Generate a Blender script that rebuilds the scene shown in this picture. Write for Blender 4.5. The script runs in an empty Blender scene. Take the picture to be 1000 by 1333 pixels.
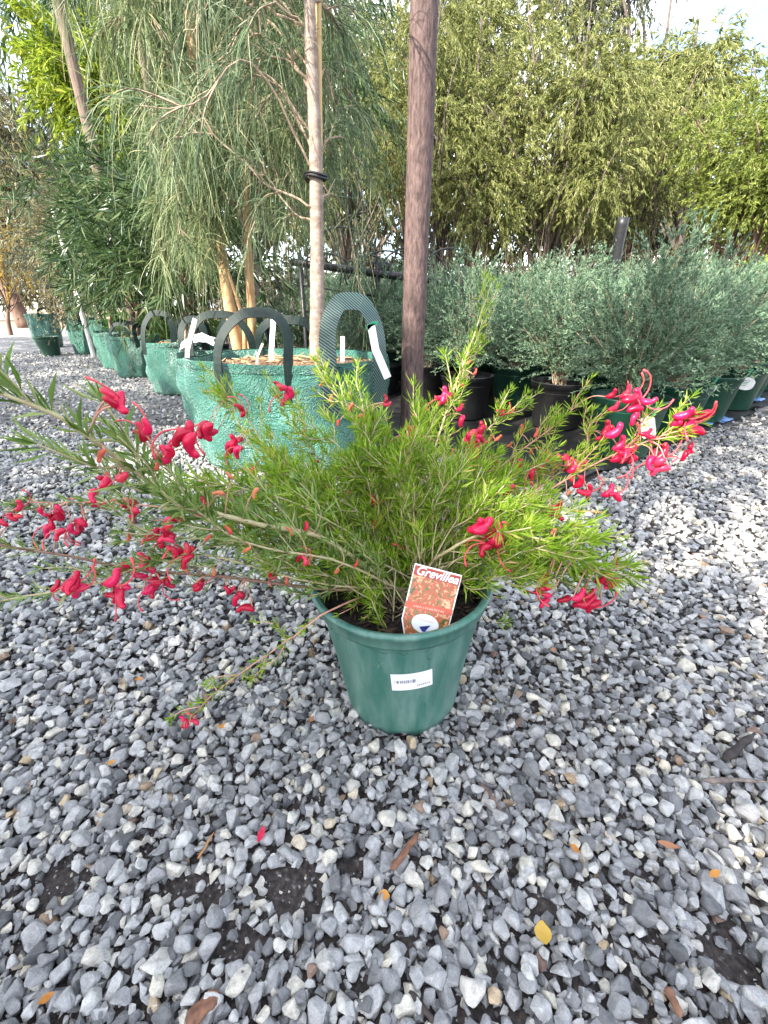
import bpy, bmesh, math, random
import numpy as np
from mathutils import Vector, Matrix

R = math.radians
rng = np.random.default_rng(11)
random.seed(11)
scene = bpy.context.scene
col = scene.collection

# ------------------------------------------------------------------ camera
CAM_H, F_PX, CX, CY = 0.60, 550.0, 500.0, 666.5     # photograph is 1000 x 1333
PITCH = math.atan((666.5 - 400) / F_PX)
cd = bpy.data.cameras.new('camera')
cam = bpy.data.objects.new('camera', cd)
col.objects.link(cam)
cam.location = (0, 0, CAM_H)
cam.rotation_euler = (math.pi / 2 - PITCH, 0, 0)
cd.sensor_fit = 'VERTICAL'
cd.sensor_height = 36
cd.lens = 36 * F_PX / 1333
cd.clip_start = 0.01
cd.clip_end = 3000
scene.camera = cam
scene.render.resolution_x, scene.render.resolution_y = 768, 1024

# ------------------------------------------------------------------ light
SUN_DIR = np.array([-0.58, -0.56, 0.60]); SUN_DIR /= np.linalg.norm(SUN_DIR)
SUN_EL = math.asin(SUN_DIR[2])
SUN_AZ = math.atan2(SUN_DIR[0], SUN_DIR[1])
world = bpy.data.worlds.new('World')
scene.world = world
world.use_nodes = True
nt = world.node_tree
for n in list(nt.nodes):
    nt.nodes.remove(n)
wo = nt.nodes.new('ShaderNodeOutputWorld')
bg = nt.nodes.new('ShaderNodeBackground')
sky = nt.nodes.new('ShaderNodeTexSky')
sky.sky_type = 'NISHITA'
sky.sun_disc = False
sky.sun_elevation = SUN_EL
sky.sun_rotation = SUN_AZ
sky.air_density = 1.0
sky.dust_density = 1.5
tc = nt.nodes.new('ShaderNodeTexCoord')
mp = nt.nodes.new('ShaderNodeMapping')
mp.inputs['Scale'].default_value = (1.0, 1.0, 2.2)
nz = nt.nodes.new('ShaderNodeTexNoise')
nz.inputs['Scale'].default_value = 2.3
nz.inputs['Detail'].default_value = 9
nz.inputs['Roughness'].default_value = 0.58
rp = nt.nodes.new('ShaderNodeValToRGB')
rp.color_ramp.elements[0].position = 0.42
rp.color_ramp.elements[1].position = 0.60
mx = nt.nodes.new('ShaderNodeMixRGB')
mx.inputs['Color2'].default_value = (9.0, 9.3, 9.9, 1)
nt.links.new(tc.outputs['Generated'], mp.inputs['Vector'])
nt.links.new(mp.outputs['Vector'], nz.inputs['Vector'])
nt.links.new(nz.outputs['Fac'], rp.inputs['Fac'])
nt.links.new(rp.outputs['Color'], mx.inputs['Fac'])
nt.links.new(sky.outputs['Color'], mx.inputs['Color1'])
nt.links.new(mx.outputs['Color'], bg.inputs['Color'])
nt.links.new(bg.outputs['Background'], wo.inputs['Surface'])
bg.inputs['Strength'].default_value = 0.15
sl = bpy.data.lights.new('sun', 'SUN')
sl.energy = 5.0
sl.angle = R(0.53)
sl.color = (1.0, 0.93, 0.82)
so = bpy.data.objects.new('sun', sl)
col.objects.link(so)
so.location = (-6, -4, 8)
so.rotation_euler = Vector(-SUN_DIR).to_track_quat('-Z', 'Y').to_euler()
vs = scene.view_settings
vs.view_transform = 'Standard'
vs.look = 'None'
vs.gamma = 1.0
vs.use_curve_mapping = False
vs.exposure = 1.85
scene.cycles.max_bounces = 6
scene.cycles.transparent_max_bounces = 6
scene.cycles.use_denoising = True
scene.cycles.sample_clamp_indirect = 8

# ------------------------------------------------------------------ pixel helpers
CP, SP = math.cos(PITCH), math.sin(PITCH)
def ray(x, y):
    u, v = (x - CX) / F_PX, (y - CY) / F_PX
    return np.array([u, CP - v * SP, -(SP + v * CP)])
def P(x, y, d):
    """world point on the pixel's ray at forward distance d (metres along +Y)"""
    r = ray(x, y)
    return np.array([0, 0, CAM_H]) + r * (d / r[1])
def G(x, y, z=0.0):
    """world point where the pixel's ray meets height z"""
    r = ray(x, y)
    return np.array([0, 0, CAM_H]) + r * ((z - CAM_H) / r[2])
def to_px(p):
    p = np.atleast_2d(p)
    q = p - np.array([0, 0, CAM_H])
    depth = q[:, 1] * CP - q[:, 2] * SP
    dn = -q[:, 1] * SP - q[:, 2] * CP
    return np.stack([CX + F_PX * q[:, 0] / depth, CY + F_PX * dn / depth, depth], 1)

# ------------------------------------------------------------------ object helpers
def tag(o, label=None, cat=None, group=None, kind=None):
    if label: o['label'] = label
    if cat: o['category'] = cat
    if group: o['group'] = group
    if kind: o['kind'] = kind
    return o
def empty(name, loc=(0, 0, 0), rz=0.0, **kw):
    o = bpy.data.objects.new(name, None)
    o.empty_display_size = 0.05
    col.objects.link(o)
    o.location = loc
    o.rotation_euler = (0, 0, rz)
    return tag(o, **kw)
def mesh_data(name, V, T, mat=None, smooth=False):
    V = np.ascontiguousarray(V, dtype=np.float32); T = np.ascontiguousarray(T, dtype=np.int32)
    me = bpy.data.meshes.new(name)
    nv, ntri = len(V), len(T)
    me.vertices.add(nv); me.vertices.foreach_set('co', V.ravel())
    me.loops.add(ntri * 3); me.loops.foreach_set('vertex_index', T.ravel())
    me.polygons.add(ntri)
    me.polygons.foreach_set('loop_start', np.arange(0, ntri * 3, 3, dtype=np.int32))
    me.polygons.foreach_set('use_smooth', np.full(ntri, smooth, dtype=bool))
    me.update(calc_edges=True)
    if mat: me.materials.append(mat)
    return me
def link(name, me, parent=None, loc=None, **kw):
    o = bpy.data.objects.new(name, me)
    col.objects.link(o)
    if parent: o.parent = parent
    if loc is not None: o.location = loc
    return tag(o, **kw)
def copy_tree(o, parent=None):
    c = o.copy(); col.objects.link(c); c.parent = parent
    for ch in o.children: copy_tree(ch, c)
    return c
def nrm(a):
    return a / np.maximum(np.linalg.norm(a, axis=-1, keepdims=True), 1e-9)

class MB:
    def __init__(s): s.v, s.t, s.n = [], [], 0
    def add(s, V, T):
        V = np.asarray(V, float).reshape(-1, 3); T = np.asarray(T, int).reshape(-1, 3)
        s.v.append(V); s.t.append(T + s.n); s.n += len(V); return s
    def tube(s, pts, rad, seg=8, cap=True):
        pts = np.asarray(pts, float); k = len(pts)
        rad = np.broadcast_to(np.asarray(rad, float), (k,))
        tan = nrm(np.gradient(pts, axis=0))
        ref = np.array([0., 0., 1.]) if abs(tan[0][2]) < 0.9 else np.array([1., 0., 0.])
        nv = nrm(np.cross(tan[0], ref)); rings = []
        a = np.arange(seg) * 2 * math.pi / seg
        for i in range(k):
            nv = nrm(nv - tan[i] * np.dot(nv, tan[i])); bv = np.cross(tan[i], nv)
            rings.append(pts[i] + rad[i] * (np.cos(a)[:, None] * nv + np.sin(a)[:, None] * bv))
        V = np.concatenate(rings); T = []
        for i in range(k - 1):
            for j in range(seg):
                p, q = i * seg + j, i * seg + (j + 1) % seg
                T += [(p, q, q + seg), (p, q + seg, p + seg)]
        if cap:
            V = np.concatenate([V, pts[:1], pts[-1:]]); n = k * seg
            for j in range(seg):
                T += [(n, (j + 1) % seg, j), (n + 1, (k - 1) * seg + j, (k - 1) * seg + (j + 1) % seg)]
        return s.add(V, T)
    def ribbon(s, pts, wdir, w, th):
        """flat strap swept along pts; wdir is its width direction"""
        pts = np.asarray(pts, float); k = len(pts)
        wd = nrm(np.broadcast_to(np.asarray(wdir, float), pts.shape).copy())
        tan = nrm(np.gradient(pts, axis=0)); wd = nrm(wd - tan * (wd * tan).sum(1, keepdims=True)); nn = np.cross(tan, wd)
        c = [(-1, -1), (1, -1), (1, 1), (-1, 1)]
        V = np.stack([pts + wd * w / 2 * a + nn * th / 2 * b for a, b in c], 1).reshape(-1, 3); T = []
        for i in range(k - 1):
            for j in range(4):
                p, q = i * 4 + j, i * 4 + (j + 1) % 4
                T += [(p, q, q + 4), (p, q + 4, p + 4)]
        e = (k - 1) * 4
        T += [(0, 2, 1), (0, 3, 2), (e, e + 1, e + 2), (e, e + 2, e + 3)]
        return s.add(V, T)
    def box(s, c, d, rot=None):
        c = np.asarray(c, float); d = np.asarray(d, float) / 2
        V = np.array([[x, y, z] for x in (-1, 1) for y in (-1, 1) for z in (-1, 1)], float) * d
        if rot is not None: V = V @ np.asarray(rot).T
        T = [(0, 1, 3), (0, 3, 2), (4, 6, 7), (4, 7, 5), (0, 4, 5), (0, 5, 1), (2, 3, 7), (2, 7, 6), (0, 2, 6), (0, 6, 4), (1, 5, 7), (1, 7, 3)]
        return s.add(V + c, T)
    def lathe(s, prof, seg=40, centre=(0, 0, 0), fr=None):
        """prof: (r, z) list; fr(angle, r, z) -> r lets the wall be fluted"""
        a = np.arange(seg) * 2 * math.pi / seg; rows = []
        for r, z in prof:
            rr = np.full(seg, r) if fr is None else fr(a, r, z)
            rows.append(np.stack([rr * np.cos(a), rr * np.sin(a), np.full(seg, z)], 1))
        V = np.concatenate(rows) + np.asarray(centre); T = []
        for i in range(len(prof) - 1):
            for j in range(seg):
                p, q = i * seg + j, i * seg + (j + 1) % seg
                T += [(p, q, q + seg), (p, q + seg, p + seg)]
        return s.add(V, T)
    def data(s, name, mat, smooth=False):
        return mesh_data(name, np.concatenate(s.v), np.concatenate(s.t), mat, smooth)
    def build(s, name, mat, parent=None, smooth=False, **kw):
        return link(name, s.data(name, mat, smooth), parent, **kw)

def spline(pts, n):
    """Catmull-Rom through pts, n samples"""
    p = np.asarray(pts, float)
    p = np.concatenate([2 * p[:1] - p[1:2], p, 2 * p[-1:] - p[-2:-1]])
    m = len(p) - 3; t = np.linspace(0, m - 1e-6, n); i = t.astype(int); f = (t - i)[:, None]
    a, b, c, d = p[i], p[i + 1], p[i + 2], p[i + 3]
    return 0.5 * (2 * b + (c - a) * f + (2 * a - 5 * b + 4 * c - d) * f ** 2 + (3 * b - a - 3 * c + d) * f ** 3)
def unit(n):
    return nrm(rng.normal(size=(n, 3)))
def leaf_mesh(B, D, L, W, fold=0.25, bend=0.12, belly=0.45):
    """n folded leaf blades: base, two edges, tip"""
    n = len(B); D = nrm(D); L = np.broadcast_to(L, (n,))[:, None]; W = np.broadcast_to(W, (n,))[:, None]
    S = nrm(np.cross(D, unit(n))); N = np.cross(S, D)
    l = B + D * L * belly + S * W / 2 + N * W * fold
    r = B + D * L * belly - S * W / 2 + N * W * fold
    t = B + D * L - N * L * bend
    V = np.stack([B, l, t, r], 1).reshape(-1, 3)
    o = (np.arange(n) * 4)[:, None]
    T = np.concatenate([o + [0, 1, 2], o + [0, 2, 3]])
    return V, T
def twig_leaves(B, D, TL, k, droop, ll, lw, spread=0.8, hang=0.0, fold=0.25):
    """k leaves along each of n twigs; returns leaf mesh arrays"""
    n = len(B); s = rng.random((n, k, 1)); TL = np.broadcast_to(TL, (n,))[:, None, None]
    dn = np.array([0, 0, -1.0])
    pos = B[:, None] + D[:, None] * TL * s + dn * droop * TL * s ** 2
    tan = nrm(D[:, None] + dn * 2 * droop * s)
    ld = nrm(tan + spread * unit(n * k).reshape(n, k, 3) + dn * hang)
    m = n * k
    return leaf_mesh(pos.reshape(m, 3), ld.reshape(m, 3), ll * rng.uniform(.65, 1.25, m), lw * rng.uniform(.75, 1.25, m), fold)
def needle_strands(B, D, L, droop, w, seg=4, wav=0.05):
    """thin drooping ribbons (she-oak branchlets)"""
    n = len(B); s = np.linspace(0, 1, seg + 1)[None, :, None]; L = np.broadcast_to(L, (n,))[:, None, None]
    dr = np.broadcast_to(droop, (n,))[:, None, None]
    dn = np.array([0, 0, -1.0])
    pts = B[:, None] + D[:, None] * L * (s - 0.35 * s ** 2) + dn * L * dr * s ** 1.6 + rng.normal(size=(n, seg + 1, 3)) * wav * 0.15 * L * s
    S = nrm(np.cross(pts[:, -1] - pts[:, 0], unit(n)))[:, None]
    ww = w * (1 - 0.6 * s)
    V = np.stack([pts + S * ww / 2, pts - S * ww / 2], 2).reshape(n, -1, 3)
    base = (np.arange(n) * (seg + 1) * 2)[:, None]; T = []
    for i in range(seg):
        a = 2 * i
        T += [base + [a, a + 1, a + 3], base + [a, a + 3, a + 2]]
    return V.reshape(-1, 3), np.concatenate(T)

# ------------------------------------------------------------------ materials
def new_mat(name):
    m = bpy.data.materials.new(name); m.use_nodes = True
    t = m.node_tree; b = t.nodes['Principled BSDF']
    return m, t, b, t.nodes['Material Output']
def N(t, kind, **inp):
    n = t.nodes.new(kind)
    for k, v in inp.items():
        n.inputs[k.replace('_', ' ')].default_value = v
    return n
def ramp(t, fac, stops):
    r = t.nodes.new('ShaderNodeValToRGB'); e = r.color_ramp.elements
    while len(e) < len(stops): e.new(0.5)
    for x, (p, c) in zip(e, stops): x.position = p; x.color = (*c, 1)
    t.links.new(fac, r.inputs['Fac']); return r.outputs['Color']
def mixc(t, fac, a, b, mode='MIX'):
    m = t.nodes.new('ShaderNodeMixRGB'); m.blend_type = mode
    for s, v in (('Fac', fac), ('Color1', a), ('Color2', b)):
        if hasattr(v, 'links'): t.links.new(v, m.inputs[s])
        elif isinstance(v, (int, float)): m.inputs[s].default_value = v
        else: m.inputs[s].default_value = (*v, 1)
    return m.outputs['Color']
def bump(t, b, height, strength=0.3, dist=0.002):
    n = N(t, 'ShaderNodeBump', Strength=strength, Distance=dist)
    t.links.new(height, n.inputs['Height']); t.links.new(n.outputs['Normal'], b.inputs['Normal'])
def leaf_mat(name, stops, trans=0.35, rough=0.5, spec=0.35):
    """colour picked per leaf from stops; lets light through"""
    m, t, b, out = new_mat(name)
    g = N(t, 'ShaderNodeNewGeometry'); oi = N(t, 'ShaderNodeObjectInfo')
    ad = t.nodes.new('ShaderNodeMath'); ad.operation = 'ADD'
    fr = t.nodes.new('ShaderNodeMath'); fr.operation = 'FRACT'
    t.links.new(g.outputs['Random Per Island'], ad.inputs[0]); t.links.new(oi.outputs['Random'], ad.inputs[1])
    t.links.new(ad.outputs[0], fr.inputs[0])
    c = ramp(t, fr.outputs[0], stops)
    t.links.new(c, b.inputs['Base Color'])
    b.inputs['Roughness'].default_value = rough
    b.inputs['Specular IOR Level'].default_value = spec
    tr = N(t, 'ShaderNodeBsdfTranslucent'); mxs = N(t, 'ShaderNodeMixShader', Fac=trans)
    t.links.new(c, tr.inputs['Color']); t.links.new(b.outputs[0], mxs.inputs[1]); t.links.new(tr.outputs[0], mxs.inputs[2])
    t.links.new(mxs.outputs[0], out.inputs['Surface'])
    return m
def plain(name, c1, c2, scale=20, rough=0.6, bumps=0.3, bdist=0.002, stretch=(1, 1, 1), spec=0.4, metal=0.0, detail=6):
    """noise-mottled surface in object space"""
    m, t, b, out = new_mat(name)
    co = N(t, 'ShaderNodeTexCoord'); ma = N(t, 'ShaderNodeMapping'); ma.inputs['Scale'].default_value = stretch
    t.links.new(co.outputs['Object'], ma.inputs['Vector'])
    n = N(t, 'ShaderNodeTexNoise', Scale=scale, Detail=detail, Roughness=0.6)
    t.links.new(ma.outputs['Vector'], n.inputs['Vector'])
    t.links.new(ramp(t, n.outputs['Fac'], [(0.32, c1), (0.68, c2)]), b.inputs['Base Color'])
    b.inputs['Roughness'].default_value = rough
    b.inputs['Specular IOR Level'].default_value = spec
    b.inputs['Metallic'].default_value = metal
    if bumps: bump(t, b, n.outputs['Fac'], bumps, bdist)
    return m

def stone_mat(name):
    m, t, b, out = new_mat(name)
    g = N(t, 'ShaderNodeNewGeometry'); oi = N(t, 'ShaderNodeObjectInfo'); co = N(t, 'ShaderNodeTexCoord')
    ad = t.nodes.new('ShaderNodeMath'); ad.operation = 'ADD'
    fr = t.nodes.new('ShaderNodeMath'); fr.operation = 'FRACT'
    t.links.new(g.outputs['Random Per Island'], ad.inputs[0]); t.links.new(oi.outputs['Random'], ad.inputs[1])
    t.links.new(ad.outputs[0], fr.inputs[0])
    c = ramp(t, fr.outputs[0], [(0.0, (0.075, 0.076, 0.080)), (0.20, (0.18, 0.181, 0.186)), (0.5, (0.28, 0.28, 0.283)), (0.80, (0.38, 0.377, 0.368)),
                                (0.88, (0.42, 0.40, 0.355)), (0.975, (0.48, 0.45, 0.38)), (0.988, (0.34, 0.25, 0.15)), (1.0, (0.16, 0.10, 0.08))])
    n1 = N(t, 'ShaderNodeTexNoise', Scale=110, Detail=5, Roughness=0.65)
    n2 = N(t, 'ShaderNodeTexNoise', Scale=620, Detail=3, Roughness=0.6)
    t.links.new(g.outputs['Position'], n1.inputs['Vector']); t.links.new(g.outputs['Position'], n2.inputs['Vector'])
    c = mixc(t, 0.7, c, ramp(t, n1.outputs['Fac'], [(0.3, (0.45, 0.45, 0.46)), (0.7, (1.35, 1.33, 1.30))]), 'MULTIPLY')
    c = mixc(t, 0.4, c, ramp(t, n2.outputs['Fac'], [(0.3, (0.6, 0.6, 0.6)), (0.7, (1.35, 1.35, 1.35))]), 'MULTIPLY')
    t.links.new(c, b.inputs['Base Color'])
    b.inputs['Roughness'].default_value = 0.62
    b.inputs['Specular IOR Level'].default_value = 0.45
    bump(t, b, mixc(t, 0.5, n1.outputs['Fac'], n2.outputs['Fac']), 0.6, 0.004)
    return m
M = {}
M['stone'] = stone_mat('stone_grey')
M['soil'] = plain('soil_dark', (0.008, 0.006, 0.005), (0.05, 0.038, 0.032), 190, 0.9, 0.9, 0.006, spec=0.25, detail=9)
M['petal'] = leaf_mat('petal_crimson', [(0, (0.42, 0.002, 0.03)), (0.5, (0.62, 0.006, 0.06)), (0.85, (0.70, 0.015, 0.11)), (1, (0.66, 0.05, 0.07))], 0.3, 0.35, 0.5)
M['bud'] = leaf_mat('petal_bud', [(0, (0.55, 0.07, 0.05)), (0.6, (0.62, 0.13, 0.08)), (1, (0.6, 0.22, 0.10))], 0.3, 0.45)
M['style'] = plain('style_red', (0.5, 0.03, 0.06), (0.62, 0.09, 0.09), 60, 0.4, 0)
M['grev_leaf'] = leaf_mat('grevillea_leaf', [(0, (0.10, 0.20, 0.012)), (0.3, (0.20, 0.34, 0.02)), (0.7, (0.32, 0.46, 0.04)), (0.93, (0.43, 0.53, 0.10)), (1, (0.5, 0.37, 0.14))], 0.5, 0.42)
M['grev_leaf_grey'] = leaf_mat('grevillea_leaf_grey', [(0, (0.07, 0.13, 0.025)), (0.4, (0.15, 0.25, 0.05)), (0.8, (0.25, 0.35, 0.10)), (1, (0.38, 0.40, 0.18))], 0.35, 0.45)
M['grev_stem'] = plain('grevillea_stem', (0.30, 0.23, 0.12), (0.42, 0.38, 0.22), 90, 0.6, 0.3)
M['grev_stem_pink'] = plain('grevillea_stem_pink', (0.40, 0.16, 0.12), (0.50, 0.30, 0.20), 60, 0.55, 0.2)
M['grev_stem_brown'] = plain('grevillea_stem_brown', (0.12, 0.06, 0.04), (0.22, 0.12, 0.08), 60, 0.6, 0.3)

# ------------------------------------------------------------------ the ground
def ground():
    m, t, b, out = new_mat('gravel_far')
    co = N(t, 'ShaderNodeTexCoord'); g = N(t, 'ShaderNodeNewGeometry')
    vo = N(t, 'ShaderNodeTexVoronoi', Scale=52); t.links.new(g.outputs['Position'], vo.inputs['Vector'])
    big = N(t, 'ShaderNodeTexNoise', Scale=0.7, Detail=5); t.links.new(g.outputs['Position'], big.inputs['Vector'])
    sp = N(t, 'ShaderNodeSeparateXYZ'); t.links.new(g.outputs['Position'], sp.inputs[0])
    cell = N(t, 'ShaderNodeSeparateColor'); t.links.new(vo.outputs['Color'], cell.inputs[0])
    cg = ramp(t, cell.outputs[0], [(0, (0.06, 0.062, 0.068)), (0.5, (0.2, 0.2, 0.205)), (0.85, (0.3, 0.29, 0.275)), (1, (0.38, 0.34, 0.28))])
    so_n = N(t, 'ShaderNodeTexNoise', Scale=170, Detail=9); t.links.new(g.outputs['Position'], so_n.inputs['Vector'])
    cs = ramp(t, so_n.outputs['Fac'], [(0.35, (0.008, 0.006, 0.0055)), (0.62, (0.045, 0.034, 0.03)), (0.72, (0.12, 0.11, 0.105))])
    # bare dark soil shows between the loose stones that lie near; farther off the sheet itself is gravel
    mr = N(t, 'ShaderNodeMapRange'); mr.inputs['From Min'].default_value = 2.0; mr.inputs['From Max'].default_value = 3.6
    t.links.new(sp.outputs['Y'], mr.inputs['Value'])
    c = mixc(t, mr.outputs[0], cs, cg)
    # a sandy track beyond the nursery rows
    mr2 = N(t, 'ShaderNodeMapRange'); mr2.inputs['From Min'].default_value = 13; mr2.inputs['From Max'].default_value = 17
    t.links.new(sp.outputs['Y'], mr2.inputs['Value'])
    c = mixc(t, mr2.outputs[0], c, ramp(t, big.outputs['Fac'], [(0.3, (0.20, 0.155, 0.10)), (0.7, (0.36, 0.29, 0.2))]))
    t.links.new(c, b.inputs['Base Color']); b.inputs['Roughness'].default_value = 0.85
    bump(t, b, so_n.outputs['Fac'], 0.8, 0.008)
    gs = 120
    xs = np.concatenate([np.linspace(-400, -8, 12), np.linspace(-7, 7, 60), np.linspace(8, 400, 12)])
    ys = np.concatenate([np.linspace(-300, -4, 8), np.linspace(-3, 9, 60), np.linspace(10, 700, 20)])
    X, Y = np.meshgrid(xs, ys); Z = np.where((np.abs(X) < 7) & (Y > -3) & (Y < 9), 0.004 * np.sin(X * 3.1 + 1) * np.sin(Y * 2.3), 0)
    V = np.stack([X, Y, Z], -1).reshape(-1, 3); w = len(xs); T = []
    for i in range(len(ys) - 1):
        for j in range(w - 1):
            a = i * w + j; T += [(a, a + 1, a + w + 1), (a, a + w + 1, a + w)]
    return link('ground', mesh_data('ground', V, T, m, True), kind='structure')
GROUND = ground()

def stone_protos(n, npts, bevel, seed):
    rs = np.random.default_rng(seed); out = []
    for i in range(n):
        bm = bmesh.new()
        pts = nrm(rs.normal(size=(npts, 3))) * rs.uniform(.8, 1.06, (npts, 1)) * np.array([1, rs.uniform(.62, .95), rs.uniform(.45, .75)])
        for p in pts: bm.verts.new(p)
        r = bmesh.ops.convex_hull(bm, input=bm.verts)
        bmesh.ops.delete(bm, geom=[v for v in bm.verts if not v.link_faces], context='VERTS')
        bmesh.ops.dissolve_limit(bm, angle_limit=R(24), verts=bm.verts, edges=bm.edges)
        if bevel:
            bmesh.ops.bevel(bm, geom=list(bm.edges), offset=bevel, segments=1, affect='EDGES', profile=0.6, clamp_overlap=True)
        bmesh.ops.triangulate(bm, faces=bm.faces)
        bm.verts.index_update()
        V = np.array([v.co[:] for v in bm.verts]); T = np.array([[v.index for v in f.verts] for f in bm.faces])
        bm.free(); out.append((V, T))
    return out
PATCH = [(G(385, 1165), .050, .032), (G(85, 1145), .035, .03), (G(250, 1160), .05, .02), (G(705, 1185), .025, .012), (G(950, 1255), .03, .03),
         (G(460, 1130), .02, .018), (G(620, 1320), .03, .008), (G(300, 1235), .045, .018)]
def bare(p):
    """how bare of stones the soil is at p, 0..1"""
    b = np.zeros(len(p))
    for c, rx, ry in PATCH:
        d = ((p[:, 0] - c[0]) / rx) ** 2 + ((p[:, 1] - c[1]) / ry) ** 2
        b = np.maximum(b, np.clip(1.15 - d, 0, .85))
    return b
def rot_from(n, tilt):
    """random heading with a lean of about tilt radians"""
    a = rng.uniform(0, 2 * math.pi, n); ax = rng.normal(0, tilt, n); ay = rng.normal(0, tilt, n)
    ca, sa = np.cos(a), np.sin(a); z, o = np.zeros(n), np.ones(n)
    Rz = np.stack([ca, -sa, z, sa, ca, z, z, z, o], 1).reshape(n, 3, 3)
    cx_, sx_ = np.cos(ax), np.sin(ax); Rx = np.stack([o, z, z, z, cx_, -sx_, z, sx_, cx_], 1).reshape(n, 3, 3)
    cy_, sy_ = np.cos(ay), np.sin(ay); Ry = np.stack([cy_, z, sy_, z, o, z, -sy_, z, cy_], 1).reshape(n, 3, 3)
    return Rz @ Rx @ Ry
def scatter(y0, y1, pitch, side, jit=0.42, keep=1.0):
    ys = np.arange(y0, y1, pitch * 0.87); pts = []
    for i, y in enumerate(ys):
        hw = side + 0.98 * (y + 0.35)
        xs = np.arange(-hw, hw, pitch) + (pitch / 2 if i % 2 else 0)
        pts.append(np.stack([xs, np.full(len(xs), y)], 1))
    p = np.concatenate(pts); p = p + rng.uniform(-jit, jit, p.shape) * pitch
    return p[rng.random(len(p)) < keep]
POT_C = np.array([0.031, 0.525])
def gravel():
    near = stone_protos(20, 13, 0.13, 5); mid = stone_protos(16, 12, 0, 6); far = stone_protos(10, 8, 0, 7)
    mb = MB(); singles = []
    def lay(p, rad, z, protos, tilt, pick=False):
        b = bare(p); ok = rng.random(len(p)) > b * 1.1
        ok &= ((p - POT_C) ** 2).sum(1) > 0.087 ** 2
        # under the weed mat and the rows there are no loose stones
        ok &= ((p - MAT_O) @ MAT_N > 0.01) | ((p - MAT_O) @ MAT_D < MAT_S0 - 0.01)
        p, rad, z = p[ok], rad[ok], z[ok]; n = len(p)
        Rm = rot_from(n, tilt); k = rng.integers(0, len(protos), n)
        for j, (V, T) in enumerate(protos):
            I = np.where(k == j)[0]
            if not len(I): continue
            X = np.einsum('nij,vj->nvi', Rm[I], V) * rad[I][:, None, None]
            X[:, :, 0] += p[I][:, None, 0]; X[:, :, 1] += p[I][:, None, 1]; X[:, :, 2] += z[I][:, None]
            if pick:
                px = to_px(X[:, 0])
                for a, i in enumerate(I):
                    singles.append((px[a, 2] / rad[i], px[a], j, Rm[i], rad[i], (p[i][0], p[i][1], z[i]), X[a], T))
            else:
                o = (np.arange(len(I)) * len(V))[:, None, None]
                mb.add(X.reshape(-1, 3), (T[None] + o).reshape(-1, 3))
    def sizes(n, a, s): return np.clip(a * np.exp(rng.normal(0, s, n)), a * .5, a * 1.75)
    # near ground: filler below, larger stones on top
    p = scatter(-0.05, 0.95, 0.0130, 0.25, keep=.95); r = sizes(len(p), .0076, .28); lay(p, r, rng.uniform(.0, .005, len(p)), mid, .5)
    p = scatter(-0.05, 0.95, 0.0164, 0.25, keep=.96); r = sizes(len(p), .0108, .27); z = .006 + rng.uniform(0, .009, len(p)); h = p[:, 1] < .46; lay(p[h], r[h], z[h], near, .4, pick=True); lay(p[~h], r[~h], z[~h], mid, .4)
    p = scatter(-0.05, 0.55, 0.0135, 0.2, keep=.9); r = sizes(len(p), .0082, .25); lay(p, r, rng.uniform(.003, .008, len(p)), mid, .5)
    p = scatter(0.95, 2.3, 0.0185, 0.3, keep=.95); r = sizes(len(p), .0112, .27); lay(p, r, rng.uniform(.001, .011, len(p)), mid, .4)
    p = scatter(0.95, 2.3, 0.026, 0.3, keep=.9); r = sizes(len(p), .0112, .25); lay(p, r, .008 + rng.uniform(0, .006, len(p)), mid, .4)
    p = scatter(2.3, 6.6, 0.042, 0.1, keep=.97); r = sizes(len(p), .0165, .25); lay(p, r, rng.uniform(.001, .010, len(p)), far, .4)
    p = scatter(-0.05, 0.60, 0.0095, 0.1, keep=.8); r = sizes(len(p), .0024, .4); global PATCH; hold = PATCH; PATCH = []; lay(p, r, rng.uniform(.0, .003, len(p)), far, .6); PATCH = hold
    # the 300 stones that show largest are parts of the ground; the rest one mass
    inview = [s for s in singles if -20 < s[1][0] < 1020 and s[1][1] < 1345]
    inview.sort(key=lambda s: s[0]); chosen = inview[:300]; ids = set(id(s) for s in chosen)
    data = [mesh_data('stone', V, T, M['stone']) for V, T in near]
    for s in singles:
        if id(s) in ids:
            o = link('stone', data[s[2]], GROUND)
            m4 = Matrix(s[3].tolist()).to_4x4() * 1.0
            o.matrix_local = Matrix.Translation(s[5]) @ m4 @ Matrix.Diagonal((s[4], s[4], s[4], 1))
        else:
            mb.add(s[6], s[7])
    mb.build('loose_gravel', M['stone'], GROUND, kind='stuff')
# weed mat edge: through these two ground points; MAT_N points away from the mat, towards the gravel
_a, _b = G(800, 612)[:2], G(1000, 530)[:2]
_d = (_b - _a) / np.linalg.norm(_b - _a)
MAT_O, MAT_D, MAT_N, MAT_S0 = _a, _d, np.array([_d[1], -_d[0]]), -0.42
gravel()

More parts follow.
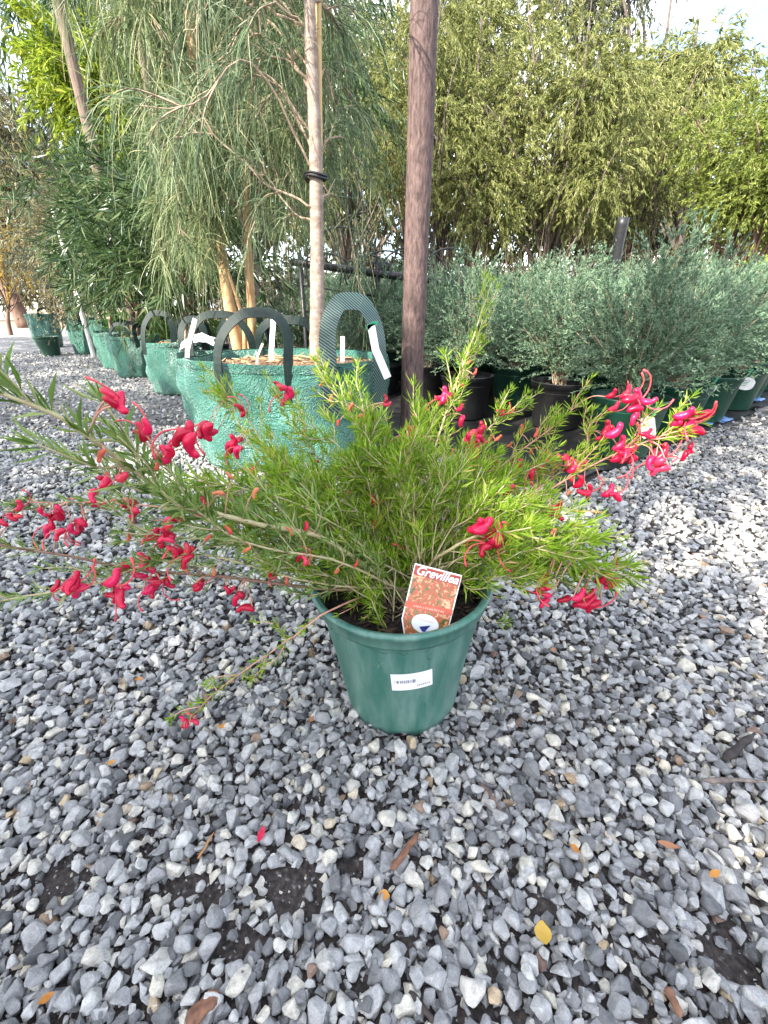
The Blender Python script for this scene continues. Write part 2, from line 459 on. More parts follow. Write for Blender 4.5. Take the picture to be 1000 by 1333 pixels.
# ------------------------------------------------------------------ more materials
def pot_mat(name, c1, c2, dust, rough, dusty=0.35):
    m, t, b, out = new_mat(name)
    co = N(t, 'ShaderNodeTexCoord'); ma = N(t, 'ShaderNodeMapping'); ma.inputs['Scale'].default_value = (16, 16, 2.2)
    t.links.new(co.outputs['Object'], ma.inputs['Vector'])
    st = N(t, 'ShaderNodeTexNoise', Scale=2.2, Detail=7, Roughness=0.65); t.links.new(ma.outputs[0], st.inputs['Vector'])
    bl = N(t, 'ShaderNodeTexNoise', Scale=14, Detail=7, Roughness=0.7); t.links.new(co.outputs['Object'], bl.inputs['Vector'])
    sc = N(t, 'ShaderNodeTexNoise', Scale=60, Detail=3, Roughness=0.5, Distortion=1.5); t.links.new(co.outputs['Object'], sc.inputs['Vector'])
    c = ramp(t, bl.outputs['Fac'], [(0.3, c1), (0.7, c2)])
    f = ramp(t, st.outputs['Fac'], [(0.42, (0, 0, 0)), (0.75, (dusty,) * 3)])
    c = mixc(t, f, c, dust)
    c = mixc(t, ramp(t, sc.outputs['Fac'], [(0.26, (0.7,) * 3), (0.32, (0, 0, 0))]), c, tuple(x * 0.35 for x in c1))
    t.links.new(c, b.inputs['Base Color']); b.inputs['Roughness'].default_value = rough
    b.inputs['Specular IOR Level'].default_value = 0.5
    bump(t, b, bl.outputs['Fac'], 0.12, 0.003)
    return m
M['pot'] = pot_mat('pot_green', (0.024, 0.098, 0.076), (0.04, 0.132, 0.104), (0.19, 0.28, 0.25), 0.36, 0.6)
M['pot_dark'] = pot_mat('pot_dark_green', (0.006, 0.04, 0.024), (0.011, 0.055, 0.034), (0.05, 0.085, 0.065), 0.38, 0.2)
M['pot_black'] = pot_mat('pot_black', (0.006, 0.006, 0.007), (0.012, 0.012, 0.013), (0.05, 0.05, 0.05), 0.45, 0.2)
def bag_mat(name, c1, c2, rough=0.36):
    """woven plastic bag cloth, crinkled"""
    m, t, b, out = new_mat(name)
    co = N(t, 'ShaderNodeTexCoord')
    cr = N(t, 'ShaderNodeTexVoronoi', Scale=17); cr.feature = 'F1'
    dn = N(t, 'ShaderNodeTexNoise', Scale=7, Detail=6, Roughness=0.6, Distortion=0.8); t.links.new(co.outputs['Object'], dn.inputs['Vector'])
    vm = N(t, 'ShaderNodeVectorMath'); vm.operation = 'ADD'
    t.links.new(co.outputs['Object'], vm.inputs[0]); t.links.new(dn.outputs['Color'], vm.inputs[1]); t.links.new(vm.outputs[0], cr.inputs['Vector'])
    wv = N(t, 'ShaderNodeTexWave', Scale=130, Distortion=0.2); wv.bands_direction = 'Z'; t.links.new(co.outputs['Object'], wv.inputs['Vector'])
    t.links.new(ramp(t, dn.outputs['Fac'], [(0.3, c1), (0.7, c2)]), b.inputs['Base Color'])
    b.inputs['Roughness'].default_value = rough; b.inputs['Specular IOR Level'].default_value = 0.9
    ad = t.nodes.new('ShaderNodeMath'); ad.operation = 'MULTIPLY_ADD'; ad.inputs[1].default_value = 0.05
    t.links.new(wv.outputs['Fac'], ad.inputs[0]); t.links.new(cr.outputs['Distance'], ad.inputs[2])
    bump(t, b, ad.outputs[0], 0.7, 0.03)
    return m
M['bag'] = bag_mat('bag_green', (0.03, 0.135, 0.098), (0.07, 0.215, 0.165), 0.27)
M['bag_deep'] = bag_mat('bag_deep_green', (0.014, 0.115, 0.075), (0.03, 0.165, 0.115), 0.45)
def strap_mat():
    m, t, b, out = new_mat('strap_webbing')
    co = N(t, 'ShaderNodeTexCoord')
    ck = N(t, 'ShaderNodeTexWave', Scale=48, Distortion=0.0); ck.bands_direction = 'DIAGONAL'; t.links.new(co.outputs['Object'], ck.inputs['Vector'])
    t.links.new(ramp(t, ck.outputs['Fac'], [(0.45, (0.003, 0.016, 0.013)), (0.75, (0.012, 0.045, 0.036)), (0.95, (0.10, 0.17, 0.15))]), b.inputs['Base Color'])
    b.inputs['Roughness'].default_value = 0.4
    bump(t, b, ck.outputs['Fac'], 0.4, 0.003); return m
M['strap'] = strap_mat()
M['strap_plain'] = plain('strap_dark', (0.003, 0.009, 0.008), (0.008, 0.02, 0.017), 90, 0.6, 0.3, spec=.25)
M['mulch'] = plain('mulch', (0.035, 0.02, 0.012), (0.24, 0.15, 0.085), 75, 0.85, 0.9, 0.012, detail=8)
M['white'] = plain('white_plastic', (0.66, 0.67, 0.66), (0.8, 0.8, 0.79), 30, 0.35, 0.1)
M['offwhite'] = plain('weathered_white', (0.42, 0.42, 0.38), (0.74, 0.73, 0.68), 40, 0.6, 0.3, stretch=(1, 1, .3))
M['black'] = plain('black_plastic', (0.006, 0.006, 0.007), (0.018, 0.018, 0.02), 40, 0.42, 0.1)
M['timber'] = plain('post_timber', (0.035, 0.02, 0.018), (0.135, 0.088, 0.078), 62, 0.8, 0.9, 0.006, stretch=(1.7, 1.7, .5), detail=12)
M['timber_stake'] = plain('stake_timber', (0.07, 0.045, 0.034), (0.2, 0.14, 0.105), 32, 0.8, 0.5, 0.004, stretch=(3, 3, .3))
M['bamboo'] = plain('bamboo', (0.42, 0.25, 0.09), (0.6, 0.42, 0.19), 20, 0.5, 0.2, stretch=(1, 1, .2))
M['bark_pale'] = plain('bark_pale', (0.15, 0.105, 0.08), (0.34, 0.27, 0.22), 26, 0.75, 0.6, 0.006, stretch=(1, 1, 1.8), detail=8)
M['bark_tan'] = plain('bark_tan', (0.3, 0.15, 0.06), (0.55, 0.36, 0.19), 30, 0.7, 0.5, 0.005, stretch=(1, 1, .4), detail=8)
M['bark_grey'] = plain('bark_grey', (0.06, 0.045, 0.035), (0.17, 0.135, 0.11), 9, 0.85, 0.7, 0.02, stretch=(1, 1, .35), detail=8)
M['bark_red'] = plain('bark_red', (0.07, 0.04, 0.028), (0.19, 0.115, 0.08), 7, 0.85, 0.7, 0.02, stretch=(1, 1, .35), detail=8)
M['twig'] = plain('twig_bark', (0.17, 0.12, 0.08), (0.36, 0.28, 0.2), 30, 0.75, 0.3)
M['oak_needle'] = leaf_mat('she_oak_needle', [(0, (0.05, 0.085, 0.04)), (0.45, (0.105, 0.16, 0.08)), (0.85, (0.2, 0.26, 0.14)), (1, (0.32, 0.3, 0.16))], 0.3, 0.5)
M['oak_needle2'] = leaf_mat('she_oak_needle_green', [(0, (0.05, 0.085, 0.03)), (0.45, (0.13, 0.185, 0.075)), (0.85, (0.26, 0.31, 0.15)), (1, (0.42, 0.36, 0.17))], 0.3, 0.5)
M['shrub_leaf'] = leaf_mat('grey_green_leaf', [(0, (0.05, 0.10, 0.055)), (0.4, (0.11, 0.19, 0.11)), (0.8, (0.19, 0.28, 0.175)), (1, (0.30, 0.36, 0.25))], 0.3, 0.5)
M['bright_leaf'] = leaf_mat('bright_leaf', [(0, (0.05, 0.13, 0.02)), (0.5, (0.11, 0.25, 0.03)), (1, (0.2, 0.36, 0.06))], 0.4, 0.45)
M['pepper_leaf'] = leaf_mat('weeping_olive_leaf', [(0, (0.08, 0.10, 0.025)), (0.4, (0.16, 0.185, 0.05)), (0.8, (0.27, 0.28, 0.09)), (1, (0.38, 0.37, 0.15))], 0.4, 0.5)
M['lime_leaf'] = leaf_mat('light_green_leaf', [(0, (0.08, 0.115, 0.02)), (0.4, (0.17, 0.215, 0.04)), (0.8, (0.28, 0.33, 0.075)), (1, (0.38, 0.41, 0.13))], 0.45, 0.45)
M['wattle_leaf'] = leaf_mat('long_green_leaf', [(0, (0.025, 0.055, 0.02)), (0.5, (0.055, 0.105, 0.035)), (0.85, (0.11, 0.165, 0.06)), (1, (0.2, 0.24, 0.10))], 0.35, 0.35, 0.5)
M['yellow_or_sunlit_leaf'] = leaf_mat('yellow_green_or_sunlit_leaf', [(0, (0.12, 0.19, 0.02)), (0.5, (0.24, 0.32, 0.03)), (1, (0.38, 0.42, 0.06))], 0.5, 0.4)  # own yellow-green of the bush; on the left tree, sunlight put into colour
M['gum_leaf'] = leaf_mat('blue_grey_gum_leaf', [(0, (0.035, 0.05, 0.03)), (0.5, (0.085, 0.1, 0.06)), (1, (0.16, 0.165, 0.1))], 0.3, 0.45)
M['dry_leaf'] = leaf_mat('dry_olive_leaf', [(0, (0.07, 0.075, 0.035)), (0.5, (0.15, 0.15, 0.075)), (0.85, (0.22, 0.2, 0.11)), (1, (0.34, 0.26, 0.1))], 0.35, 0.5)
M['gold_leaf'] = leaf_mat('golden_leaf', [(0, (0.24, 0.2, 0.03)), (0.6, (0.42, 0.3, 0.05)), (1, (0.5, 0.32, 0.08))], 0.45, 0.5)
M['reed'] = leaf_mat('dry_stem', [(0, (0.09, 0.06, 0.04)), (0.5, (0.22, 0.15, 0.1)), (1, (0.38, 0.3, 0.22))], 0.1, 0.7)
M['lilac'] = leaf_mat('lilac_petal', [(0, (0.4, 0.33, 0.55)), (1, (0.55, 0.5, 0.68))], 0.3, 0.5)

# ------------------------------------------------------------------ weed mat
def weed_mat():
    m, t, b, out = new_mat('weed_mat_cloth')
    g = N(t, 'ShaderNodeNewGeometry'); n = N(t, 'ShaderNodeTexNoise', Scale=9, Detail=8); t.links.new(g.outputs['Position'], n.inputs['Vector'])
    t.links.new(ramp(t, n.outputs['Fac'], [(0.4, (0.006, 0.006, 0.007)), (0.7, (0.02, 0.018, 0.018))]), b.inputs['Base Color'])
    b.inputs['Roughness'].default_value = 0.55; bump(t, b, n.outputs['Fac'], 0.5, 0.02)
    ns, nq = 60, 40; V = []
    for i in range(ns + 1):
        s = MAT_S0 + (8.0 - MAT_S0) * (i / ns)
        for j in range(nq + 1):
            q = -5.0 * (j / nq) ** 1.5
            e = 0.02 * math.sin(s * 9) + 0.012 * math.sin(s * 23 + 1) if j == 0 else 0
            p = MAT_O + MAT_D * s + MAT_N * (q + e)
            V.append((p[0], p[1], 0.012 + 0.004 * math.sin(s * 17 + q * 11) * math.sin(q * 19 + 2 * s)))
    w = nq + 1; T = []
    for i in range(ns):
        for j in range(nq):
            a = i * w + j; T += [(a, a + w, a + w + 1), (a, a + w + 1, a + 1)]
    link('weed_mat', mesh_data('weed_mat', V, T, m, True), label='black weed mat laid under the rows of potted grey-green shrubs', cat='mat')
weed_mat()

# ------------------------------------------------------------------ the potted grevillea in front
POT_TILT = (R(0.5), R(-1.6), 0)
def front_pot():
    root = empty('plant_pot', (POT_C[0], POT_C[1], 0.006), label='dusty green plastic pot with a white price sticker, holding the red-flowered shrub', cat='pot')
    root.rotation_euler = POT_TILT
    H, Rt, Rb = 0.236, 0.128, 0.092
    def flute(a, r, z):
        k = np.clip(z / 0.02, 0, 1) * np.clip((H - 0.03 - z) / 0.01, 0, 1)
        return r * (1 - 0.010 * k * np.abs(np.sin(a * 7 + 0.4)) ** 0.6)
    pr = [(0.0, 0.010), (Rb - .012, .010), (Rb - .006, 0.0), (Rb, 0.003)]
    for i in range(1, 13):
        z = 0.003 + (H - 0.026) * i / 12; pr.append((Rb + (Rt - .006 - Rb) * (z / H) , z))
    mb = MB(); mb.lathe(pr, 112, fr=flute)
    mb.lathe([(Rt - .010, H - .023), (Rt - .012, H - .06), (Rb + .012, 0.1)], 56)
    mb.build('wall', M['pot'], root, True)
    rim = MB(); rim.lathe([(Rt - .0085, H - .026), (Rt - .0015, H - .025), (Rt + .0005, H - .020), (Rt + .001, H - .008), (Rt + .0045, H - .005), (Rt + .006, H - .001),
                           (Rt + .005, H + .002), (Rt + .001, H + .003), (Rt - .004, H + .001), (Rt - .0065, H - .006), (Rt - .009, H - .03)], 112)
    rim.build('rim', M['pot'], root, True)
    # soil: lumpy disc
    n, seg = 14, 56; V = [(0, 0, H - .034)]; T = []
    for i in range(1, n + 1):
        for j in range(seg):
            a = 2 * math.pi * j / seg; r = (Rt - .0105) * i / n
            V.append((r * math.cos(a), r * math.sin(a), H - .036 + rng.normal(0, .0035)))
    for j in range(seg): T.append((0, 1 + j, 1 + (j + 1) % seg))
    for i in range(n - 1):
        for j in range(seg):
            p, q = 1 + i * seg + j, 1 + i * seg + (j + 1) % seg; T += [(p, p + seg, q + seg), (p, q + seg, q)]
    link('soil', mesh_data('soil', V, T, M['soil']), root)
    ch = MB()
    for i in range(230):
        a, r = rng.uniform(0, 2 * math.pi), (Rt - .02) * math.sqrt(rng.random()); l = rng.uniform(.006, .022)
        d = np.array([math.cos(a * 7), math.sin(a * 7), rng.uniform(-.3, .3)]); c = np.array([r * math.cos(a), r * math.sin(a), H - .032 + rng.uniform(0, .004)])
        ch.tube([c - d * l / 2, c, c + d * l / 2], [.0008, .0017, .0007], 4)
    ch.build('bark_mulch', plain('pot_mulch', (0.02, 0.012, 0.008), (0.09, 0.055, 0.035), 70, 0.85, 0.3), root, kind='stuff')
    # drain notches at the foot
    for k in range(4):
        a = -math.pi / 2 - 0.05 + k * math.pi / 2
        c = np.array([math.cos(a), math.sin(a), 0]); tdir = np.array([-c[1], c[0], 0]); nmb = MB()
        arc = [c * (Rb + .0007 + .0018 * max(0, z) / .01) + tdir * x + np.array([0, 0, .0035 + z]) for x, z in [(-.012, 0), (-.010, .006), (-.004, .0085), (.004, .0085), (.010, .006), (.012, 0)]]
        nmb.add(np.array(arc), [(0, i, i + 1) for i in range(1, 5)])
        nmb.build('drain_hole', M['black'], root)
    # price sticker on the curve of the wall
    a0 = -math.pi / 2 + 0.10; zc = 0.140; lean = 0.07
    def on_wall(u, v, off):
        """u along, v up, metres from the sticker's middle"""
        uu = u * math.cos(lean) - v * math.sin(lean); vv = u * math.sin(lean) + v * math.cos(lean)
        z = zc + vv; r = Rb + (Rt - .006 - Rb) * (z / H) + off
        a = a0 + uu / r
        return (r * math.cos(a), r * math.sin(a), z)
    def patch(mb_, u0, u1, v0, v1, off, nu=10, nv=3, shape=None):
        V = [on_wall(u0 + (u1 - u0) * i / nu, v0 + (v1 - v0) * j / nv, off) for i in range(nu + 1) for j in range(nv + 1)]; T = []
        for i in range(nu):
            for j in range(nv):
                a = i * (nv + 1) + j; T += [(a, a + nv + 1, a + nv + 2), (a, a + nv + 2, a + 1)]
        mb_.add(V, T)
    W2, H2 = .0285, .0175
    st = MB(); patch(st, -W2, W2, -H2, H2, .0012, 14, 4)
    sto = st.build('price_sticker', plain('sticker_paper', (0.70, 0.71, 0.76), (0.78, 0.79, 0.83), 60, 0.45, 0.05), root, True)
    ink = plain('sticker_ink', (0.05, 0.05, 0.06), (0.12, 0.12, 0.14), 60, 0.6, 0)
    bars = MB(); u = -.0245; rs = random.Random(4)
    while u < .0065:
        w = rs.choice([.0004, .0004, .0008, .0012])
        patch(bars, u, u + w, -.0025, .0048, .0016, 1, 1); u += w + rs.choice([.0005, .0005, .0009, .0016])
    bars.build('barcode', ink, sto)
    dg = MB()
    for k in range(7):   # small price figures, too small to read
        patch(dg, .006 + k * .0029, .0072 + k * .0029, -.0108, -.0082, .0016, 1, 1)
        patch(dg, .0072 + k * .0029, .0080 + k * .0029, -.0108 + .0009 * (k % 2), -.0100 + .0009 * (k % 2), .0016, 1, 1)
    dg.build('price_print', ink, sto)
front_pot()

def text_mesh(s, size, shear=0.0):
    c = bpy.data.curves.new('lettering', 'FONT'); c.body = s; c.size = size; c.shear = shear; c.align_x = 'CENTER'; c.align_y = 'CENTER'; c.offset = size * 0.02
    c.extrude = 0.0
    o = bpy.data.objects.new('lettering', c); col.objects.link(o)
    dg = bpy.context.evaluated_depsgraph_get(); me = bpy.data.meshes.new_from_object(o.evaluated_get(dg))
    bpy.data.objects.remove(o); return me
def plant_tag():
    W, Hh = 0.064, 0.086
    # three corners from the photograph, standing in the soil just inside the rim
    top = P(571, 741, .468); bot = P(549, 830, .425)
    up = nrm(top - bot); right = nrm(P(606, 744, .465) - P(538, 740, .468)); right = nrm(right - up * np.dot(right, up)); nn = np.cross(right, up)
    L = np.linalg.norm(top - bot)
    m4 = Matrix((( right[0], up[0], nn[0], top[0]), (right[1], up[1], nn[1], top[1]), (right[2], up[2], nn[2], top[2]), (0, 0, 0, 1)))
    root = empty('plant_tag', label='printed cardboard plant tag headed Grevillea standing in the front pot', cat='tag'); root.matrix_world = m4
    def poly(mb, pts, z):
        mb.add([(x, y, z) for x, y in pts], [(0, i, i + 1) for i in range(1, len(pts) - 1)])
    w = W / 2
    card = MB(); out = [(-w, 0), (w, 0), (w * .98, -.072), (w * .55, -.092), (w * .2, -.108), (-w * .2, -.108), (-w * .75, -.092), (-w * .98, -.075)]
    n = len(out); V = [(x, y, 0) for x, y in out] + [(x, y, -.0007) for x, y in out]
    T = [(0, i + 1, i) for i in range(1, n - 1)] + [(n, n + i, n + i + 1) for i in range(1, n - 1)]
    for i in range(n): j = (i + 1) % n; T += [(i, j, j + n), (i, j + n, i + n)]
    card.add(V, T); card.build('card', M['white'], root)
    m, t, b, o_ = new_mat('tag_picture')
    co = N(t, 'ShaderNodeTexCoord'); v1 = N(t, 'ShaderNodeTexNoise', Scale=150, Detail=6, Distortion=1.2); t.links.new(co.outputs['Object'], v1.inputs['Vector'])
    t.links.new(ramp(t, v1.outputs['Fac'], [(0.36, (0.05, 0.09, 0.02)), (0.43, (0.20, 0.16, 0.05)), (0.48, (0.36, 0.06, 0.02)), (0.56, (0.45, 0.10, 0.04)), (0.63, (0.55, 0.34, 0.18))]), b.inputs['Base Color'])
    b.inputs['Roughness'].default_value = 0.35
    pic = MB(); poly(pic, [(x, y) for x, y in [(-w * .95, -.002), (w * .95, -.002), (w * .93, -.071), (w * .5, -.092), (-w * .7, -.092), (-w * .93, -.074)]], .0003)
    po = pic.build('picture', m, root)
    red = plain('tag_red', (0.28, 0.03, 0.015), (0.34, 0.05, 0.025), 80, 0.4, 0)
    hd = MB(); poly(hd, [(-w * .96, -.0022), (w * .96, -.0022), (w * .96, -.0145), (-w * .96, -.0145)], .0006); hd.build('header_band', red, root)
    bd = MB(); poly(bd, [(-w * .98, -.050), (w * .96, -.0465), (w * .96, -.0545), (-w * .98, -.058)], .0006); bo = bd.build('name_band', plain('tag_band', (0.42, 0.07, 0.035), (0.5, 0.1, 0.05), 80, 0.4, 0), root)
    tm = text_mesh('Grevillea', 0.0158, 0.3); tm.materials.append(M['white']); to = link('lettering', tm, root); to.location = (0, -.0083, .0009)
    sq = MB(); rs = random.Random(8); x = -.02    # the small second line cannot be read in the photograph
    while x < .02:
        wv = rs.uniform(.001, .0024); yb = -.0528 + (x / .064) * .0035 * 1.0
        poly(sq, [(x, yb - .0014), (x + wv, yb - .0014), (x + wv, yb + rs.uniform(0, .0018)), (x, yb + rs.uniform(0, .0018))], .0009); x += wv + rs.uniform(.0006, .0016)
    sq.build('name_print', plain('tag_print', (0.62, 0.3, 0.24), (0.68, 0.36, 0.28), 60, 0.5, 0), bo)
    ov = MB(); poly(ov, [(.0 + .018 * math.cos(a), -.0735 + .0125 * math.sin(a)) for a in np.linspace(0, 2 * math.pi, 33)[:-1]], .0006); oo = ov.build('oval_badge', M['white'], root)
    bird = MB(); poly(bird, [(-.0065, -.0785), (-.003, -.0775), (.001, -.0790), (.0075, -.0735), (.0035, -.0800), (.0025, -.0835), (-.0015, -.0835), (-.003, -.0805)], .0009)
    bird.build('blue_motif', plain('tag_blue', (0.02, 0.03, 0.2), (0.03, 0.05, 0.3), 60, 0.4, 0), oo)
    scr = MB()
    pts = [(-.011 + .0009 * i + .0009 * math.cos(i * 1.9), -.0685 + .0016 * math.sin(i * 1.9), .0009) for i in range(25)]
    scr.ribbon(spline(pts, 90), (0, 0, 1), .0001, .0004); scr.build('script_print', plain('tag_pink', (0.6, 0.25, 0.2), (0.65, 0.3, 0.25), 60, 0.5, 0), oo)
plant_tag()

# --- the plant itself: stems traced in the photograph, each at its own distance
def grevillea():
    root = empty('flowering_shrub', (POT_C[0], POT_C[1], 0.2), label='spreading fine-leaved shrub with crimson spider flowers growing in the front pot', cat='shrub')
    inv = np.array([POT_C[0], POT_C[1], 0.2])
    C0 = np.array([POT_C[0], POT_C[1] + .01, .205])
    def at(*q): return [P(*k) for k in q]
    # (points as pixel x, y, distance), stem radius, leaf length, leaf width, material, twigs, stem material
    main = [
        (at((430, 705, .47), (330, 680, .42), (235, 652, .38), (150, 598, .345), (80, 548, .32), (0, 512, .30), (-70, 480, .285)), .0034, .030, .0024, 'grev_leaf_grey', 15, 'grev_stem', 2.5),
        (at((440, 768, .46), (300, 752, .44), (190, 742, .42), (90, 722, .40), (-20, 706, .385), (-60, 702, .38)), .0024, .022, .0016, 'grev_leaf_grey', 14, 'grev_stem_brown', 2.6),
        (at((430, 795, .44), (385, 828, .43), (335, 862, .425), (280, 900, .42), (243, 938, .42)), .0015, .016, .0013, 'grev_leaf', 10, 'grev_stem_pink'),
        (at((500, 700, .56), (506, 640, .60), (478, 575, .64), (440, 522, .68), (412, 486, .70)), .0022, .021, .0015, 'grev_leaf', 22, 'grev_stem'),
        (at((525, 700, .58), (556, 615, .62), (588, 520, .66), (618, 440, .69), (642, 372, .71)), .0024, .021, .0015, 'grev_leaf', 24, 'grev_stem'),
        (at((560, 705, .58), (620, 640, .63), (680, 590, .67), (720, 560, .70), (757, 527, .72)), .0022, .021, .0015, 'grev_leaf', 24, 'grev_stem_pink'),
        (at((580, 700, .55), (670, 665, .57), (745, 620, .59), (800, 592, .60), (860, 567, .61), (912, 548, .62)), .0023, .019, .0015, 'grev_leaf', 13, 'grev_stem_pink'),
        (at((570, 725, .50), (640, 690, .47), (700, 700, .45), (760, 728, .435), (822, 746, .43)), .0026, .027, .0021, 'grev_leaf', 17, 'grev_stem'),
        (at((470, 715, .56), (400, 640, .62), (350, 590, .66), (318, 545, .69), (285, 508, .71)), .0020, .021, .0015, 'grev_leaf', 22, 'grev_stem'),
        (at((450, 720, .50), (350, 690, .50), (240, 665, .50), (140, 655, .49), (35, 655, .48)), .0020, .020, .0016, 'grev_leaf_grey', 13, 'grev_stem_pink'),
        (at((480, 700, .60), (450, 630, .66), (390, 570, .70), (360, 515, .73)), .0018, .020, .0015, 'grev_leaf', 18, 'grev_stem'),
        (at((540, 690, .62), (600, 600, .69), (650, 545, .73), (700, 512, .76)), .0018, .020, .0015, 'grev_leaf', 18, 'grev_stem'),
        (at((590, 710, .54), (690, 640, .60), (750, 590, .66), (765, 560, .68)), .0018, .019, .0015, 'grev_leaf', 14, 'grev_stem_pink'),
        (at((420, 760, .45), (250, 720, .42), (120, 760, .37), (10, 780, .34), (-60, 800, .33)), .0018, .021, .0017, 'grev_leaf_grey', 9, 'grev_stem'),
        (at((470, 740, .50), (400, 720, .46), (300, 700, .43), (200, 690, .41), (130, 640, .40)), .0018, .021, .0016, 'grev_leaf_grey', 14, 'grev_stem'),
        (at((445, 730, .45), (330, 705, .40), (260, 660, .37), (215, 600, .35)), .0018, .022, .0018, 'grev_leaf_grey', 10, 'grev_stem'),
    ]
    allpts = []
    def leafy(path, rad, ll, lw, mat, ntw, stem, dens=4.0, twlen=(.03, .085), start=.08):
        pts = np.concatenate([[C0 + rng.normal(0, .012, 3) * [1, 1, 0]], path]) if np.linalg.norm(path[0] - C0) > .02 else path
        n = 30; c = spline(pts, n); seg = np.linalg.norm(np.diff(c, axis=0), axis=1); total = seg.sum()
        c = c + np.cumsum(rng.normal(0, .0008, (n, 3)), 0) * .6
        r = np.linspace(rad, rad * .35, n)
        mb = MB(); mb.tube(c, r, 6)
        B, D, L, = [], [], []
        twigs = []
        tan = nrm(np.gradient(c, axis=0))
        for k in range(ntw):
            f = rng.uniform(start, .97); i = int(f * (n - 1)); s = nrm(np.cross(tan[i], rng.normal(size=3)))
            d = nrm(tan[i] * rng.uniform(.5, 1.1) + s * rng.uniform(.5, 1.0) + np.array([0, 0, .25])); l = rng.uniform(*twlen) * (1.1 - .5 * f)
            q = spline([c[i], c[i] + d * l * .5 + rng.normal(0, .003, 3), c[i] + nrm(d + tan[i] * .4) * l + [0, 0, .1 * l]], 6)
            mb.tube(q, np.linspace(.0011, .0006, 6), 4); twigs.append(q)
        o = mb.build('branch', M[stem], root, True); o.location = -inv
        V_, T_ = [], []
        lm = MB()
        for q, first in [(c, True)] + [(q, False) for q in twigs]:
            ln = np.linalg.norm(np.diff(q, axis=0), axis=1).sum(); m = int(ln * 100 * dens * (0.8 if first else 1.35))
            f = rng.uniform(start if first else .1, 1.0, m) * (len(q) - 1); i = np.minimum(f.astype(int), len(q) - 2); fr = (f - i)[:, None]
            b = q[i] * (1 - fr) + q[i + 1] * fr; tg = nrm(q[i + 1] - q[i])
            s = nrm(np.cross(tg, unit(m)))
            d = nrm(tg * rng.uniform(.45, 1.2, (m, 1)) + s * rng.uniform(.5, 1.0, (m, 1)) + np.array([0, 0, .12]))
            rim_out = np.hypot(b[:, 0] + d[:, 0] * ll - POT_C[0], b[:, 1] + d[:, 1] * ll - POT_C[1]); low = (b[:, 2] + np.minimum(d[:, 2], 0) * ll < .247) & (rim_out > .112) & (rim_out < .155)
            keep = ~low & ~((np.abs(b[:, 0] + d[:, 0] * .01 - .052) < .052) & (b[:, 1] + d[:, 1] * ll < .515) & (b[:, 2] < .33)); b, d = b[keep], d[keep]; m = len(b)
            if not m: continue
            lm.add(*leaf_mesh(b, d, ll * rng.uniform(.55, 1.2, m), lw * rng.uniform(.8, 1.25, m), .3, rng.uniform(-.05, .2), .5))
            # a tuft at the tip
            k = 9; tt = nrm(q[-1] - q[-2]); lm.add(*leaf_mesh(np.repeat(q[-1:], k, 0), nrm(tt + .45 * unit(k)), ll * rng.uniform(.4, .85, k), lw * .9, .3, .05, .5))
        lm.build('needle_leaves', M[mat], o, kind='stuff')
        allpts.append(c)
    for b in main: leafy(*b)
    # the dense heart of the bush
    for k in range(50):
        px = rng.uniform(330, 720); py = 735 - rng.random() * (215 - abs(px - 525) * .55); d = rng.uniform(.52, .74)
        if py > 640 and px > 490: d = rng.uniform(.60, .70)
        tip = P(px, py, d); m = C0 * .45 + tip * .55 + [0, 0, .03] + rng.normal(0, .015, 3)
        leafy(np.array([C0 + rng.normal(0, .03, 3) * [1, 1, .2], m, tip]), .0015, .025, .0012, 'grev_leaf', 12, 'grev_stem', 4.3, (.03, .085), .22)
    for x, y, d in [(800, 700, .46), (745, 690, .48), (705, 742, .45), (790, 755, .43), (690, 655, .52), (770, 720, .42), (735, 745, .46), (655, 620, .60), (715, 610, .62), (300, 640, .50), (340, 600, .56), (290, 700, .44), (360, 740, .44), (250, 620, .46), (390, 545, .68), (470, 500, .70), (545, 520, .72), (500, 560, .66)]:
        tip = P(x, y, d); m = C0 * .42 + tip * .58 + [0, 0, .035] + rng.normal(0, .012, 3)
        leafy(np.array([C0 + rng.normal(0, .03, 3) * [1, 1, .2], m, tip]), .0017, .024, .0016, 'grev_leaf', 14, 'grev_stem', 4.0, (.03, .08), .3)
    # fine shoots leaning over the left of the rim
    for k in range(9):
        tip = P(rng.uniform(398, 480), rng.uniform(735, 778), rng.uniform(.47, .54)); m = C0 * .5 + tip * .5 + [0, 0, .05]
        leafy(np.array([C0 + rng.normal(0, .03, 3) * [1, 1, .1], m, tip]), .0012, .021, .0011, 'grev_leaf', 8, 'grev_stem', 4.5, (.02, .05), .2)
    # --- flowers
    def flower_mesh(bud=False):
        # curled tube: narrow foot, swollen belly, turned-over limb
        n = 12; a = np.linspace(0, 1, n); ang = np.linspace(-.25, 2.0 if not bud else 1.3, n)
        st = np.stack([np.cos(ang), np.zeros(n), np.sin(ang)], 1) * (1.0 / n); c = np.cumsum(st, 0) - st[0]
        rr = np.interp(a, [0, .1, .3, .5, .7, .84, .95, 1.0], [.05, .16, .25, .22, .16, .17, .15, .04]) * (0.66 if bud else .74)
        m = MB(); m.tube(c, rr, 9); return m
    fl = flower_mesh().data('flower', M['petal'], True); flb = flower_mesh(True).data('flower_bud', M['bud'], True)
    sty = MB(); q = spline([(.05, 0, .02), (.42, .02, -.02), (.85, .03, .18), (1.05, .0, .62), (.92, -.03, 1.02)], 14); sty.tube(q, np.concatenate([np.full(12, .028), [.05, .045]]), 5); sd = sty.data('style', M['style'], True)
    AP = np.concatenate(allpts[:16]); APX = to_px(AP)
